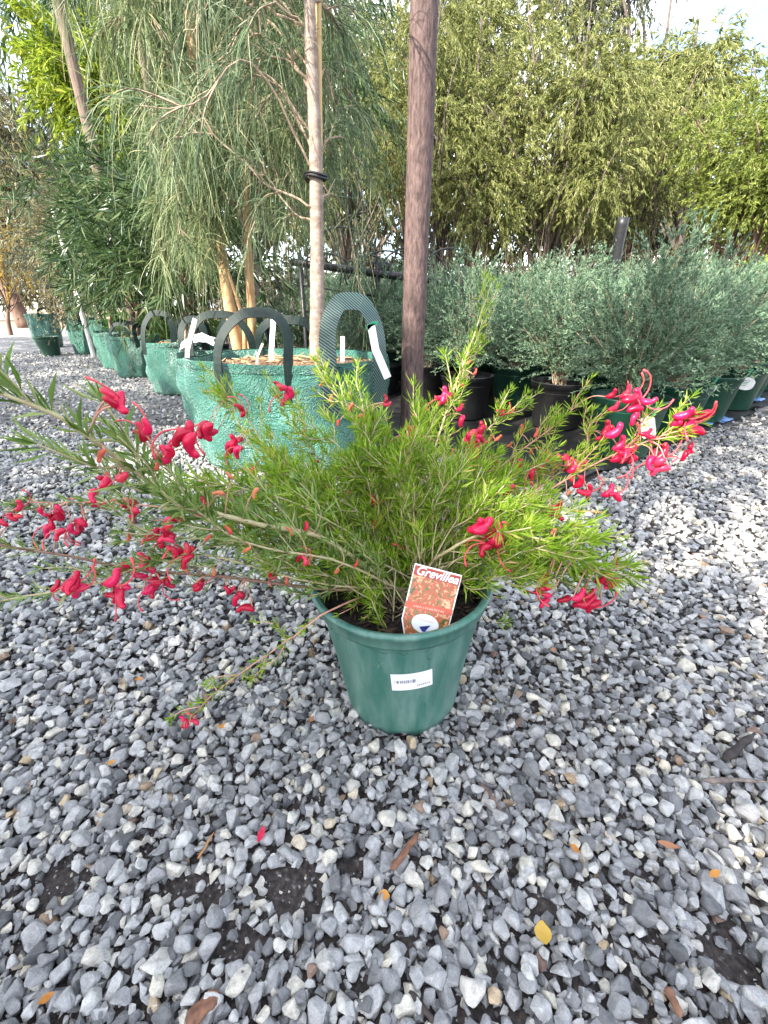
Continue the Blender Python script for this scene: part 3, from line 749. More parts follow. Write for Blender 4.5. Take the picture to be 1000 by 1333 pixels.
    F = [(265, 555, 1.5), (238, 575, 1.5), (228, 590, 1.2), (190, 565, 1.1), (150, 525, 1.2), (145, 628, 1.2), (172, 662, 1.1), (265, 662, 1.3), (218, 692, 1.4), (230, 680, 1.2), (236, 715, 1.3), (250, 722, 1.2),
         (213, 705, 1.1), (192, 732, 1.2), (170, 742, 1.0), (150, 762, 1.5), (155, 775, 1.4), (95, 760, 1.4), (80, 765, 1.1), (196, 765, 1.3), (205, 755, 1.0), (258, 762, 1.0), (318, 778, 1.2), (300, 770, .8),
         (300, 580, 1.2), (308, 570, 1.0), (325, 610, .9), (316, 530, .8), (368, 502, 1.0), (372, 515, 1.1), (30, 660, .8), (58, 685, 1.0), (80, 672, 1.2), (105, 678, 1.1), (75, 690, 1.0), (5, 682, .8),
         (50, 665, .8), (120, 655, 1.0), (160, 655, .8), (580, 512, 1.0), (577, 520, .8), (535, 568, .9), (530, 575, .8), (483, 688, 1.3), (470, 692, 1.0), (458, 700, .8), (487, 655, .9), (528, 725, 1.2), (535, 735, 1.2), (520, 718, .9),
         (625, 695, 1.5), (640, 700, 1.5), (650, 712, 1.1), (632, 708, 1.2), (677, 668, 1.2), (612, 575, 1.1), (620, 568, 1.2), (627, 555, 1.1), (612, 590, .9), (655, 540, .7), (720, 670, 1.2), (728, 662, 1.0),
         (648, 635, .9), (700, 605, .9), (745, 605, 1.1), (750, 612, 1.0), (735, 600, .9), (770, 640, 1.0), (795, 645, 1.0), (765, 645, .9), (770, 785, 1.5), (755, 780, 1.2), (795, 760, 1.2), (805, 755, .9), (705, 765, 1.2), (712, 775, 1.0),
         (800, 535, 1.0), (822, 522, 1.1), (833, 528, .9), (825, 540, .9), (792, 562, 1.1), (800, 565, 1.0), (805, 590, 1.1), (825, 588, 1.1), (850, 600, 1.2), (862, 597, 1.1), (840, 568, .9), (890, 555, 1.3), (900, 550, 1.2), (908, 545, 1.1), (885, 562, 1.1), (893, 590, .9),
         (660, 635, .9), (690, 615, 1.0), (672, 605, .9), (640, 600, .9), (712, 588, .8), (600, 545, .8), (505, 520, .6), (245, 945, .9), (240, 935, .6), (345, 635, .8), (400, 690, .9), (430, 655, .7), (390, 720, .8), (350, 745, .7)]
    BUD = [(205, 610, .9), (225, 645, .9), (285, 640, .8), (330, 640, .8), (365, 610, .9), (380, 690, .8), (350, 700, .9), (320, 715, .9), (300, 690, .8), (405, 735, .8), (440, 715, .8), (465, 735, .8), (490, 715, .7), (440, 745, .7), (375, 755, .8), (280, 745, .8),
           (430, 520, .8), (455, 530, .8), (470, 540, .8), (440, 548, .8), (485, 560, .8), (420, 500, .7), (600, 500, .7), (612, 470, .6), (620, 485, .6), (700, 565, .8), (680, 560, .8), (665, 580, .8), (690, 590, .8), (650, 570, .8), (630, 620, .8), (590, 590, .7),
           (560, 610, .7), (410, 600, .8), (395, 560, .8), (510, 680, .7), (545, 650, .6), (575, 660, .7), (605, 655, .7), (720, 690, .7), (690, 650, .8), (740, 640, .8), (130, 590, .9), (300, 620, .8), (270, 700, .8), (240, 740, .8), (170, 700, .8), (455, 640, .9), (450, 612, .8)]
    for lst, me, bud in ((F, fl, False), (BUD, flb, True)):
        for (x, y, s) in lst:
            for rep in range(1 if bud else 3 if s >= 1.1 else 2):
                xx, yy = x + rng.normal(0, 7) * min(rep, 1), y + rng.normal(0, 6) * min(rep, 1)
                j = np.argmin((APX[:, 0] - xx) ** 2 + (APX[:, 1] - yy) ** 2)
                near = AP[j]; d = near[1] - rng.uniform(-.005, .018); p = P(xx, yy, d)
                size = s * .0245 * (.85 if bud else 1.0) * rng.uniform(.85, 1.15) * np.clip(d / .5, .72, 1.12)
                o = link('flower_bud' if bud else 'flower', me, root)
                out = p - near; out[2] *= .6
                ax = nrm(out * 8 + rng.normal(0, .5, 3) + np.array([rng.choice([-1, 1]) * .9, -.15, .15]))
                zz = nrm(np.cross(ax, nrm(rng.normal(size=3) + [0, 2.2, 0]))); yy_ = np.cross(zz, ax)
                m4 = Matrix(np.stack([ax, yy_, zz], 1).tolist()).to_4x4()
                o.matrix_local = Matrix.Translation((p - ax * size * .45 - inv).tolist()) @ m4 @ Matrix.Diagonal((size, size, size, 1))
                if not bud and rng.random() < .4:
                    e = link('style', sd, o); e.scale = (1.1, 1.1, 1.1)
                # stalk back to the stem
                foot = p - ax * size * .45; L = np.linalg.norm(near - foot)
                if .004 < L < .06:
                    sk = MB(); sk.tube(spline([near, (near + foot) / 2 + [0, 0, .15 * L], foot + ax * size * .05], 7), .0008, 5)
                    ko = sk.build('flower_stalk', M['grev_stem_pink'], root, True); ko.location = -inv
grevillea()

# ------------------------------------------------------------------ timber post beside the bags
def pole(name, base, top, r0, r1, mat, seg=14, wob=.004, **kw):
    base, top = np.asarray(base, float), np.asarray(top, float); n = 26; f = np.linspace(0, 1, n)[:, None]
    pts = (base * (1 - f) + top * f - base) + np.cumsum(rng.normal(0, wob * .25, (n, 3)), 0) * [1, 1, 0]
    mb = MB(); mb.tube(pts, np.linspace(r0, r1, n) * (1 + rng.normal(0, .012, n)), seg)
    return mb.build(name, mat, None, True, loc=base, **kw)
pb = G(533, 590)
pole('timber_post', pb, pb + [0.0, 0, 2.35], .0475, .0425, M['timber'], label='thick round red-brown timber post standing beside the woven bags', cat='post')

# ------------------------------------------------------------------ woven planter bags
def planter_bag(c, w, d, h, rz, mat, handles, label, sq=3.4, taper=.93, group=None, mulch='mulch', wrinkle=.010, strap='strap_plain'):
    root = empty('planter_bag', (c[0], c[1], .004), rz, label=label, cat='planter bag', group=group)
    seg, rows = 72, 20; a = np.arange(seg) * 2 * math.pi / seg
    ca, sa = np.cos(a), np.sin(a)
    sup = (np.abs(ca) ** sq + np.abs(sa) ** sq) ** (-1 / sq)
    ph = rng.uniform(0, 6.28, 10)
    def ring(z, k=1.0, off=0.0):
        f = z / h; sc = taper + (1 - taper) * f ** .8 + .03 * math.sin(f * math.pi)
        if f < .06: sc *= .94 + f
        wr = wrinkle * (np.sin(a * 5 + ph[0] + 3 * f) * np.sin(f * 9 + ph[1]) + .6 * np.sin(a * 11 + ph[2] - 5 * f) + .5 * np.sin(a * 19 + ph[3] + 11 * f))
        return np.stack([(w / 2 * sup * sc * k + wr + off) * ca, (d / 2 * sup * sc * k + wr + off) * sa, np.full(seg, z) + .006 * np.sin(a * 3 + ph[4]) * (f > .9)], 1)
    V = [ring(0, .9)]
    for i in range(rows + 1): V.append(ring(h * i / rows))
    V.append(ring(h, 1, -.006) + [0, 0, -.001]); V.append(ring(h - .06, 1, -.008))
    V = np.concatenate(V); T = []
    for i in range(rows + 3):
        for j in range(seg):
            p, q = i * seg + j, i * seg + (j + 1) % seg; T += [(p, q, q + seg), (p, q + seg, p + seg)]
    link('wall', mesh_data('wall', V, T, mat, True), root)
    # stitched hem round the mouth
    hem = []; T = []
    for z in (h - .028, h - .026, h - .001, h + .003): hem.append(ring(min(z, h), 1, .0015 if z in (h - .028,) else .004) + [0, 0, max(0, z - h)])
    hem.append(ring(h, 1, -.004) + [0, 0, .003])
    for i in range(4):
        for j in range(seg):
            p, q = i * seg + j, i * seg + (j + 1) % seg; T += [(p, q, q + seg), (p, q + seg, p + seg)]
    link('hem', mesh_data('hem', np.concatenate(hem), T, mat, True), root)
    # filling
    n = 10; V = [(0, 0, h - .02)]; T = []
    for i in range(1, n + 1):
        rr = ring(h - .045, i / n * .99, -.004 * i / n); rr[:, 2] += rng.normal(0, .006, seg) + .025 * (1 - i / n); V.extend(rr.tolist())
    for j in range(seg): T.append((0, 1 + j, 1 + (j + 1) % seg))
    for i in range(n - 1):
        for j in range(seg):
            p, q = 1 + i * seg + j, 1 + i * seg + (j + 1) % seg; T += [(p, p + seg, q + seg), (p, q + seg, q)]
    link('soil', mesh_data('soil', V, T, M[mulch]), root)
    ch = MB()
    for i in range(110):
        f, t_ = math.sqrt(rng.random()) * .85, rng.uniform(0, 6.28); l = rng.uniform(.02, .06); q = np.array([w / 2 * f * math.cos(t_), d / 2 * f * math.sin(t_), h - .03 + .02 * (1 - f) + rng.uniform(0, .008)])
        dd = nrm(rng.normal(size=3) * [1, 1, .25]); ch.tube([q - dd * l / 2, q + rng.normal(0, .002, 3), q + dd * l / 2], [.0012, .0032, .001], 4)
    ch.build('bark_mulch', M['bark_tan'], root, kind='stuff')
    for hd in handles:
        (x1, y1), (x2, y2), rise, sw, lean, dropz = hd[:6]
        p1, p2 = np.array([x1, y1, h - dropz]), np.array([x2, y2, h - dropz]); mid = (p1 + p2) / 2; ax = nrm(p2 - p1); L = np.linalg.norm(p2 - p1)
        side = np.array([lean[0], lean[1], 0.0])
        pts = [p1, p1 + [0, 0, dropz], p1 + [0, 0, dropz + rise * .55] + side * .45 + ax * L * .04, mid - ax * L * .26 + [0, 0, dropz + rise * .93] + side * .9, mid + [0, 0, dropz + rise] + side,
               mid + ax * L * .26 + [0, 0, dropz + rise * .93] + side * .9, p2 + [0, 0, dropz + rise * .55] + side * .45 - ax * L * .04, p2 + [0, 0, dropz], p2]
        pts = spline(pts, 40); tn = nrm(np.gradient(pts, axis=0)); wd = np.cross(tn, np.cross(ax, [0, 0, 1])) + .45 * np.cross(ax, [0, 0, 1])
        mb = MB(); mb.ribbon(pts, wd, sw, .0045); mb.build('handle', M[hd[6] if len(hd) > 6 else strap], root)
    return root
# the pair in front of the she-oaks
planter_bag((-.86, 2.50), .52, .54, .365, R(8), M['bag'], [((-.13, -.275), (.17, -.275), .20, .036, (.0, .03), .10), ((-.10, .26), (.2, .26), .19, .036, (.02, -.1), .06), ((.25, -.12), (.25, .16), .15, .034, (-.05, 0), .06)],
            'pale glossy green woven bag holding the tan multi-stemmed she-oak', taper=.92)
planter_bag((-.385, 1.86), .78, .60, .415, R(1), M['bag'], [((-.20, -.308), (.045, -.308), .165, .034, (.03, .04), .13, 'strap_plain'), ((.185, -.308), (.365, -.27), .20, .060, (-.01, .05), .17, 'strap'), ((-.2, .29), (.1, .29), .13, .04, (0, -.06), .06, 'strap_plain')],
            'large green woven bag with a checked strap handle holding the straight-trunked she-oak', taper=.95)
planter_bag((-1.53, 3.45), .50, .48, .37, R(4), M['bag'], [((-.19, -.22), (.02, -.22), .19, .04, (.02, .05), .08), ((.08, -.245), (.24, -.235), .15, .05, (.0, .06), .14), ((-.1, .23), (.14, .23), .16, .04, (0, -.05), .06)],
            'square green woven bag with black strap handles behind the pale bags', taper=.94)
DG = 'round green bags along the gravel track'
planter_bag((-2.36, 4.28), .43, .43, .36, R(20), M['bag_deep'], [((-.15, -.15), (.0, -.21), .10, .035, (.02, .02), .13), ((.06, -.21), (.18, -.1), .09, .035, (-.02, .02), .13), ((-.12, .18), (.08, .2), .10, .035, (0, -.02), .06)],
            'round dark green bag with several webbing handles on the gravel', sq=2.1, taper=.9, group=DG)
planter_bag((-2.86, 4.9), .43, .43, .36, R(70), M['bag_deep'], [((-.15, -.15), (.0, -.21), .11, .035, (.02, .02), .13), ((.06, -.21), (.18, -.1), .10, .035, (-.02, .02), .13)],
            'round dark green bag half hidden behind the one with several handles', sq=2.1, taper=.92, group=DG)
planter_bag((-4.2, 6.4), .36, .36, .47, 0, M['bag_deep'], [((-.1, -.17), (.1, -.17), .08, .03, (0, .02), .08)], 'tall narrow green bag beside the small dark pot on the gravel', sq=2.0, taper=.85, group=DG)
planter_bag((-3.75, 6.2), .36, .36, .44, 1, M['bag_deep'], [((-.1, -.17), (.1, -.17), .08, .03, (0, .02), .08)], 'tall green bag just behind the white stake on the gravel', sq=2.0, taper=.88, group=DG)
planter_bag((-5.6, 7.6), .42, .42, .5, 1, M['bag'], [((-.1, -.2), (.1, -.2), .08, .03, (0, .02), .08)], 'pale green bag farthest along the gravel track', sq=2.0, taper=.85, group=DG)
planter_bag((-9.6, 14.5), .5, .5, .55, 1, M['bag'], [], 'small far-off green bag under the dry trees', sq=2.0, taper=.9, group=DG)

def nursery_pot(r0, r1, h, mat, label=None, group=None):
    root = empty('nursery_pot', label=label, cat='pot', group=group)
    mb = MB(); mb.lathe([(0, .004), (r0 - .006, .004), (r0 - .002, 0), (r0, .004), (r1 - .006, h - .028), (r1 - .002, h - .026)], 36); mb.build('wall', mat, root, True)
    mb = MB(); mb.lathe([(r1 - .006, h - .027), (r1, h - .026), (r1 + .001, h - .006), (r1 + .005, h - .002), (r1 + .003, h + .002), (r1 - .004, h), (r1 - .009, h - .05)], 36); mb.build('rim', mat, root, True)
    n, seg = 5, 24; V = [(0, 0, h - .03)]; T = []
    for i in range(1, n + 1):
        for j in range(seg):
            t_ = 6.2832 * j / seg; r = (r1 - .007) * i / n; V.append((r * math.cos(t_), r * math.sin(t_), h - .034 + rng.normal(0, .004)))
    for j in range(seg): T.append((0, 1 + j, 1 + (j + 1) % seg))
    for i in range(n - 1):
        for j in range(seg): p, q = 1 + i * seg + j, 1 + i * seg + (j + 1) % seg; T += [(p, p + seg, q + seg), (p, q + seg, q)]
    link('soil', mesh_data('soil', V, T, M['soil']), root)
    return root
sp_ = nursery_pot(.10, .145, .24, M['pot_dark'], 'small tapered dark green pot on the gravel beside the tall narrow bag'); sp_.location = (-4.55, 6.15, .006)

# ------------------------------------------------------------------ the bed of grey-green shrubs
def shrub_variant(seed, leafm, n_tw=920, rad=.33, hgt=.52, ll=.018, lw=.0052, k=24, flowers=0):
    root = empty('shrub')
    st = MB(); B, D, L = [], [], []
    for i in range(46):
        a = rng.uniform(0, 6.28); lean = math.sqrt(rng.random()); tip = np.array([math.cos(a) * rad * lean, math.sin(a) * rad * lean, hgt * (1 - .45 * lean ** 2.2) * rng.uniform(.8, 1.12)])
        m = tip * [.45, .45, .5] + rng.normal(0, .015, 3); q = spline([rng.normal(0, .02, 3) * [1, 1, 0], m, tip], 10); st.tube(q, np.linspace(.004, .0012, 10), 4)
        for f in range(n_tw // 46):
            i_ = rng.integers(2, 10); t_ = nrm(q[min(i_, 9)] - q[max(i_ - 1, 0)]); d = nrm(t_ * .8 + .75 * unit(1)[0] + [math.cos(a) * .3, math.sin(a) * .3, .25])
            B.append(q[min(i_, 9)]); D.append(d); L.append(rng.uniform(.06, .14))
    for i in range(240):       # low skirts that hide the pot rims
        a = rng.uniform(0, 6.28); r = rad * rng.uniform(.3, .85); B.append(np.array([math.cos(a) * r, math.sin(a) * r, rng.uniform(.08, .36)])); D.append(nrm(np.array([math.cos(a), math.sin(a), rng.uniform(-.32, .7)]))); L.append(rng.uniform(.08, .16))
    st.build('stem', M['twig'], root)
    V, T = twig_leaves(np.array(B), np.array(D), np.array(L), k, .1, ll, lw, .75)
    link('foliage', mesh_data('foliage', V, T, leafm), root, kind='stuff')
    return root
def place(proto, used, name, loc, rz, sc, **kw):
    """first use moves the prototype itself, later ones copy it with its parts"""
    o = proto if not used.get(proto.name) else copy_tree(proto); used[proto.name] = True
    o.name = name; o.location = loc; o.rotation_euler = (0, 0, rz); o.scale = (sc, sc, sc) if np.isscalar(sc) else sc
    return tag(o, **kw)
used = {}
vars_ = [shrub_variant(i, M['shrub_leaf']) for i in range(4)]
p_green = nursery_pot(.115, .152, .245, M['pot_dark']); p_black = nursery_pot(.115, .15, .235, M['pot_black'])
ROW0 = G(812, 594)[:2]; ra = np.array([.757, .653]); rb_ = np.array([-.653, .757])
SHG, PTG = 'grey-green shrubs in the potted bed', 'pots under the grey-green shrubs'
FRONT = {}
for j in range(7):
    for i in range(9):
        p = ROW0 + ra * .50 * i + rb_ * (.46 * j) + rng.normal(0, .015, 2) + (ra * .2 if j % 2 else 0)
        px = to_px((p[0], p[1], .5))[0]
        if px[0] > 1120 or p[1] > 8: continue
        front = j == 0
        if front: FRONT[i] = p
        o9 = ['first', 'second', 'third', 'fourth', 'fifth', 'sixth', 'seventh', 'eighth', 'ninth'][i]
        lab = 'dark green nursery pot, %s along the mat edge from the timber post' % o9 if front else ('black nursery pot in shade at the corner of the shrub bed' if i == 0 else 'dark green nursery pot deep within the shrub bed')
        if not front and i > 3 and j > 2:
            pass
        else:
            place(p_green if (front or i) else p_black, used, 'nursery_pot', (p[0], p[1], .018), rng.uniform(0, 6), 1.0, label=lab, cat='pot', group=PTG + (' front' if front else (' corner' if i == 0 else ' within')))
        z = rng.uniform(.86, 1.05) * (1.0 + .035 * i + .02 * j)
        place(vars_[rng.integers(0, 4)], used, 'shrub', (p[0], p[1], .228), rng.uniform(0, 6.28), ((.86, .86, z) if front or i == 0 else (1.05, 1.05, z)), cat='shrub', group=SHG + (' front' if front else ''),
              label='fine-leaved grey-green shrub in the %s pot along the mat edge from the timber post' % o9 if front else 'fine-leaved grey-green shrub within the potted bed')
# lilac flowers on a few of them
def small_flower():
    V, T = leaf_mesh(np.zeros((7, 3)), nrm(np.stack([np.cos(np.arange(7) * .9), np.sin(np.arange(7) * .9), np.full(7, .5)], 1)), .022, .014, .2, .1, .6)
    return mesh_data('lilac_flower', V, T, M['lilac'])
lf = small_flower()
for x, y, d in [(838, 399, 2.35), (888, 378, 3.0), (935, 398, 2.9), (930, 408, 2.9), (600, 402, 2.7), (893, 392, 2.9)]:
    link('lilac_flower', lf, loc=P(x, y, d), label='tiny lilac flower on the grey-green shrubs', cat='flower', group='lilac flowers on the shrubs').scale = (1.3,) * 3
# brighter green plants behind the bags
bvar = [shrub_variant(9, M['bright_leaf'], 300, .24, .36, .026, .007, 12), shrub_variant(10, M['bright_leaf'], 300, .26, .32, .03, .009, 11)]
for k, (x, d) in enumerate([(430, 3.5), (500, 3.3), (565, 3.55), (395, 4.3), (465, 4.3), (535, 4.3), (600, 4.4), (340, 4.6), (280, 5.2), (215, 5.4), (170, 5.6)]):
    p = P(x, 430, d); place(p_black, used, 'nursery_pot', (p[0], p[1], .014), k, .85, label='black pot of a bright green plant behind the woven bags', cat='pot', group='pots of the bright green plants')
    place(bvar[k % 2], used, 'leafy_plant', (p[0], p[1], .19), k * 1.3, rng.uniform(.85, 1.1), label='low bright green leafy plant behind the woven bags', cat='plant', group='bright green plants behind the bags')

# tags hanging on the front-row pots
def pot_face(i, side=0.0, z=.19):
    """a point just off the side of the i-th front-row pot that faces the yard"""
    c = FRONT[i]; u = -c / np.linalg.norm(c); u = u * math.cos(side) + np.array([-u[1], u[0]]) * math.sin(side); q = c + u * .166
    return np.array([q[0], q[1], z])
def hang_tag(c, w, h, tilt, label, mat='white', oval=True):
    root = empty('pot_tag', c, math.atan2(-c[0], c[1]), label=label, cat='tag')
    n = 24; out = [(w / 2 * np.sign(math.cos(a)) * abs(math.cos(a)) ** (.75 if oval else .35), h / 2 * np.sign(math.sin(a)) * abs(math.sin(a)) ** (.75 if oval else .35)) for a in np.linspace(0, 6.2832, n + 1)[:-1]]
    ct, st_ = math.cos(tilt), math.sin(tilt); out = [(u * ct - v * st_, u * st_ + v * ct) for u, v in out]
    V = [(u, -.002, v) for u, v in out] + [(u, 0, v) for u, v in out]; T = [(0, i, i + 1) for i in range(1, n - 1)] + [(n, n + i + 1, n + i) for i in range(1, n - 1)]
    for i in range(n): j = (i + 1) % n; T += [(i, i + n, j + n), (i, j + n, j)]
    card = link('card', mesh_data('card', V, T, M[mat]), root)
    if mat == 'white':
        mb = MB()
        for k in range(4): mb.box((.0, -.0026, h * (.2 - .12 * k)), (w * (.5 - .08 * k), .0006, h * .05))
        mb.build('print', plain('tag_green_print', (0.1, 0.25, 0.14), (0.15, 0.32, 0.2), 50, .5, 0), card)
    mb = MB(); mb.ribbon(spline([(0, -.001, h * .45), (.01, -.004, h * .5 + .02), (.018, .006, h * .5 + .045)], 8), (1, 0, 0), .010, .0012); mb.build('tie', plain('tie_green', (0.01, 0.2, 0.09), (0.02, 0.3, 0.14), 40, .4, 0), root)
hang_tag(pot_face(3, .25), .105, .075, -.15, 'white oval tag tied to the fourth pot along the mat edge from the post')
hang_tag(pot_face(5, .2), .10, .085, .5, 'white oval tag tied to the sixth pot along the mat edge from the post')
hang_tag(pot_face(0, .55, .17), .05, .085, .3, 'clear grey tag hanging on the nearest dark green front-row pot', 'offwhite', False)
hang_tag(pot_face(2, .1, .18), .018, .10, -.45, 'narrow pale tag hanging on the third pot along the mat edge', 'offwhite', False)
# scraps of blue plastic on the mat edge
bl = plain('blue_plastic', (0.02, 0.09, 0.32), (0.25, 0.4, 0.68), 18, .3, .3)
for k, (x, y, w, h, lab) in enumerate([(940, 546, .20, .07, 'crumpled blue plastic strip at the weed mat edge below the oval tag'), (985, 520, .22, .06, 'blue plastic scrap lying farther along the weed mat edge'), (672, 650, .07, .05, 'small blue plastic scrap behind the red-flowered shrub'), (922, 552, .08, .03, 'short white and blue plastic sliver on the weed mat edge')]):
    g = G(x, y, .02); n = 7; V = []; T = []
    for i in range(n):
        for j in range(4): V.append(((i / (n - 1) - .5) * w, (j / 3 - .5) * h * (1 + .3 * math.sin(i * 2)), .008 + .007 * math.sin(i * 1.7 + j) + .004 * rng.random()))
    for i in range(n - 1):
        for j in range(3): a = i * 4 + j; T += [(a, a + 4, a + 5), (a, a + 5, a + 1)]
    link('plastic_scrap', mesh_data('plastic_scrap', V, T, bl, True), loc=(g[0], g[1], .012), label=lab, cat='plastic').rotation_euler = (0, 0, R(38))

# ------------------------------------------------------------------ she-oaks in the bags
def she_oak(name, label, stems, bark, needle, nbr, bl_, zr, strands, az_bias, sw=.0034, sl=(.16, .38), twigm='twig'):
    """stems: list of (points, r0, r1); branches arch off the stems and hang with needle strands"""
    base = stems[0][0][0]; root = empty(name, base, label=label, cat='tree'); B, D = [], []; paths = []
    for pts, r0, r1 in stems:
        c = spline(pts, 40); mb = MB(); mb.tube(c - base, np.linspace(r0, r1, 40) * (1 + rng.normal(0, .03, 40)), 12); mb.build('trunk', M[bark], root, True); paths.append(c)
    for k in range(nbr):
        c = paths[k % min(2, len(paths))]; ok = np.where((c[:, 2] > zr[0]) & (c[:, 2] < zr[1]))[0]; i = rng.choice(ok); z = c[i]
        a = az_bias[0] + rng.normal(0, az_bias[1]); d = np.array([math.cos(a), math.sin(a), 0]); l = rng.uniform(*bl_)
        if z[0] + d[0] * l < -1.22: d[0] = abs(d[0])     # the stake and wattles stand close on that side
        q = spline([z, z + d * l * .35 + [0, 0, l * rng.uniform(.1, .5)], z + d * l * .75 + [0, 0, l * rng.uniform(-.05, .6)], z + d * l * 1.05 + [0, 0, l * rng.uniform(-.6, .45)]], 16) + np.cumsum(rng.normal(0, .004, (16, 3)), 0)
        mb = MB(); mb.tube(q - base, np.linspace(.0045, .0016, 16), 6)
        sub = [q]
        for m in range(5):
            f = rng.integers(4, 15); t_ = nrm(q[f] - q[f - 1]); dd = nrm(t_ * .7 + .6 * unit(1)[0] + [0, 0, -.05]); l2 = l * rng.uniform(.2, .45)
            r = spline([q[f], q[f] + dd * l2 * .6, q[f] + dd * l2 + [0, 0, -.25 * l2]], 8); mb.tube(r - base, np.linspace(.003, .0012, 8), 4); sub.append(r)
        bo = mb.build('branch', M[twigm], root)
        BB, DD = [], []
        for r in sub:
            m = strands // len(sub); f = rng.uniform(.25, 1, m) ** .8 * (len(r) - 1); i0 = np.minimum(f.astype(int), len(r) - 2); BB.append(r[i0] + (f - i0)[:, None] * (r[i0 + 1] - r[i0])); DD.append(nrm(nrm(r[i0 + 1] - r[i0]) + .9 * unit(m)))
        BB, DD = np.concatenate(BB), np.concatenate(DD)
        V, T = needle_strands(BB - base, DD, rng.uniform(*sl, len(BB)), rng.uniform(-.05, .75, len(BB)), sw)
        link('needles', mesh_data('needles', V, T, M[needle]), bo, kind='stuff')
    return root
b1 = P(411, 474, 1.95); t1 = P(403, 0, 1.95)
she_oak('she_oak_tree', 'slim straight grey-barked she-oak tied to a cane in the checked-handle bag', [([b1 - [0, 0, .06], P(413, 380, 1.95), P(411, 200, 1.95), t1, t1 + (t1 - b1) * .75], .034, .014)], 'bark_pale', 'oak_needle', 30, (.22, .55), (.85, 2.3), 120, (math.pi * .85, .9), .0030, (.10, .26))
# a few thin branches on its right side
b2 = P(315, 470, 2.5)
she_oak('multi_stemmed_she_oak', 'tan-barked multi-stemmed she-oak with long drooping needles in the pale bag',
        [([b2 - [0, 0, .05], P(300, 405, 2.5), P(283, 300, 2.5), P(262, 160, 2.5), P(243, 0, 2.5), P(215, -200, 2.5)], .034, .012), ([b2 + [.03, .02, -.05], P(328, 420, 2.52), P(322, 300, 2.52), P(322, 190, 2.55), P(335, 40, 2.6), P(345, -150, 2.65)], .026, .010), ([b2 + [.02, -.02, -.05], P(318, 430, 2.45), P(312, 400, 2.42), P(296, 350, 2.38)], .015, .006)],
        'bark_tan', 'oak_needle2', 84, (.18, .52), (.88, 2.7), 180, (math.pi * 1.2, 1.8), .0034, (.11, .27))
pole('bamboo_cane', P(417, 470, 1.99) - [0, 0, .08], P(414, -90, 2.0), .011, .010, M['bamboo'], 8, .001, label='yellow bamboo cane tied behind the straight she-oak trunk', cat='stake')
# black ties round trunk and cane
for y, nm in ((229, 'upper'), (233, 'lower')):
    c = P(411.5, y, 1.96); a = np.linspace(0, 6.2832, 25); mb = MB(); mb.tube(np.stack([np.cos(a) * .040, np.sin(a) * .045, .004 * np.sin(a * 2)], 1), .0045, 5, False); mb.build('trunk_tie', M['black'], loc=c, label='black rubber tie round the straight she-oak trunk', cat='tie', group='ties on the she-oak trunk')
# stakes and labels in the bags
def flat_stake(x, y0, y1, d, w, label, lean=0.0, mat='white'):
    b, t_ = P(x, y0, d), P(x + lean, y1, d); mb = MB(); v = t_ - b
    mb.ribbon([np.array([0, 0, -.05]), v * .3, v * .97, v], (1, 0, 0), w, .003); mb.build('plant_label', M[mat], loc=b, label=label, cat='plant label')
flat_stake(352, 476, 403, 1.85, .020, 'tall white upright plant label stake in the mulch of the large bag', 5)
flat_stake(446, 478, 438, 1.9, .018, 'short white plant label stake inside the checked strap handle', 0)
flat_stake(240, 473, 415, 1.75, .016, 'narrow white label stake leaning at the corner of the large bag', 14)
flat_stake(332, 472, 447, 1.8, .008, 'thin pale stick lying against the plain black handle of the large bag', 10, 'offwhite')
# the long pale tag hanging on the checked handle, with green ties
c = P(488, 455, 1.53); mb = MB(); mb.ribbon([P(483, 422, 1.53) - c, P(489, 455, 1.53) - c, P(505, 492, 1.53) - c], (1, 0, 0), .026, .002); ht = empty('hanging_tag', c, label='long white tag tied with green string to the checked strap handle', cat='tag'); mb.build('card', M['white'], ht)
mb = MB(); mb.ribbon(spline([P(478, 428, 1.53) - c, P(484, 422, 1.53) - c, P(492, 420, 1.53) - c], 8), (0, 0, 1), .012, .002); mb.build('tie', bpy.data.materials['tie_green'], ht)
# sunlit fold of the third bag, its glare put in as white colour
c = P(258, 445, 3.15); n = 9; V, T = [], []
for i in range(n):
    for j in range(n):
        u, v = i / (n - 1) - .5, j / (n - 1) - .5
        V.append((u * .24 + rng.normal(0, .006), v * .16 + rng.normal(0, .006), .06 * (1 - (2 * u) ** 2) - .10 * abs(v) + .05 * u + rng.normal(0, .009)))
for i in range(n - 1):
    for j in range(n - 1): a = i * n + j; T += [(a, a + n, a + n + 1), (a, a + n + 1, a + 1)]
link('sunlit_bag_fold', mesh_data('sunlit_bag_fold', V, T, M['white']), loc=c, label='fold of the square green bag, its sunlit glare put in as white', cat='bag fold')
# timber stakes farther back, white stake by the round bags, leaning black pipe
q = P(258, 450, 3.75); pole('timber_stake', (q[0], q[1], 0), (q[0] - .02, q[1], 3.2), .036, .034, M['timber_stake'], label='weathered brown stake rising behind the square green bag', cat='stake')
q = P(182, 455, 4.6); pole('timber_stake', (q[0], q[1], 0), (q[0], q[1], 3.2), .045, .042, M['timber_stake'], label='dark brown stake rising behind the round dark green bag', cat='stake')
q = G(123, 466); pole('white_stake', (q[0], q[1], 0), (q[0], q[1], 1.62), .028, .026, M['offwhite'], label='tall thin white pole standing beside the round green bags', cat='stake')
q = G(117, 462); pole('black_stake', (q[0], q[1] + .2, 0), (q[0] - .08, q[1] + .2, .52), .022, .02, M['black'], label='short black peg leaning near the tall white pole', cat='stake')
q0, q1 = P(794, 400, 4.6), P(812, 283, 4.5); pole('black_pipe', (q0[0] - .03, q0[1], 0), q1, .048, .050, M['black'], label='thick black pipe leaning up out of the shrub bed', cat='pipe')

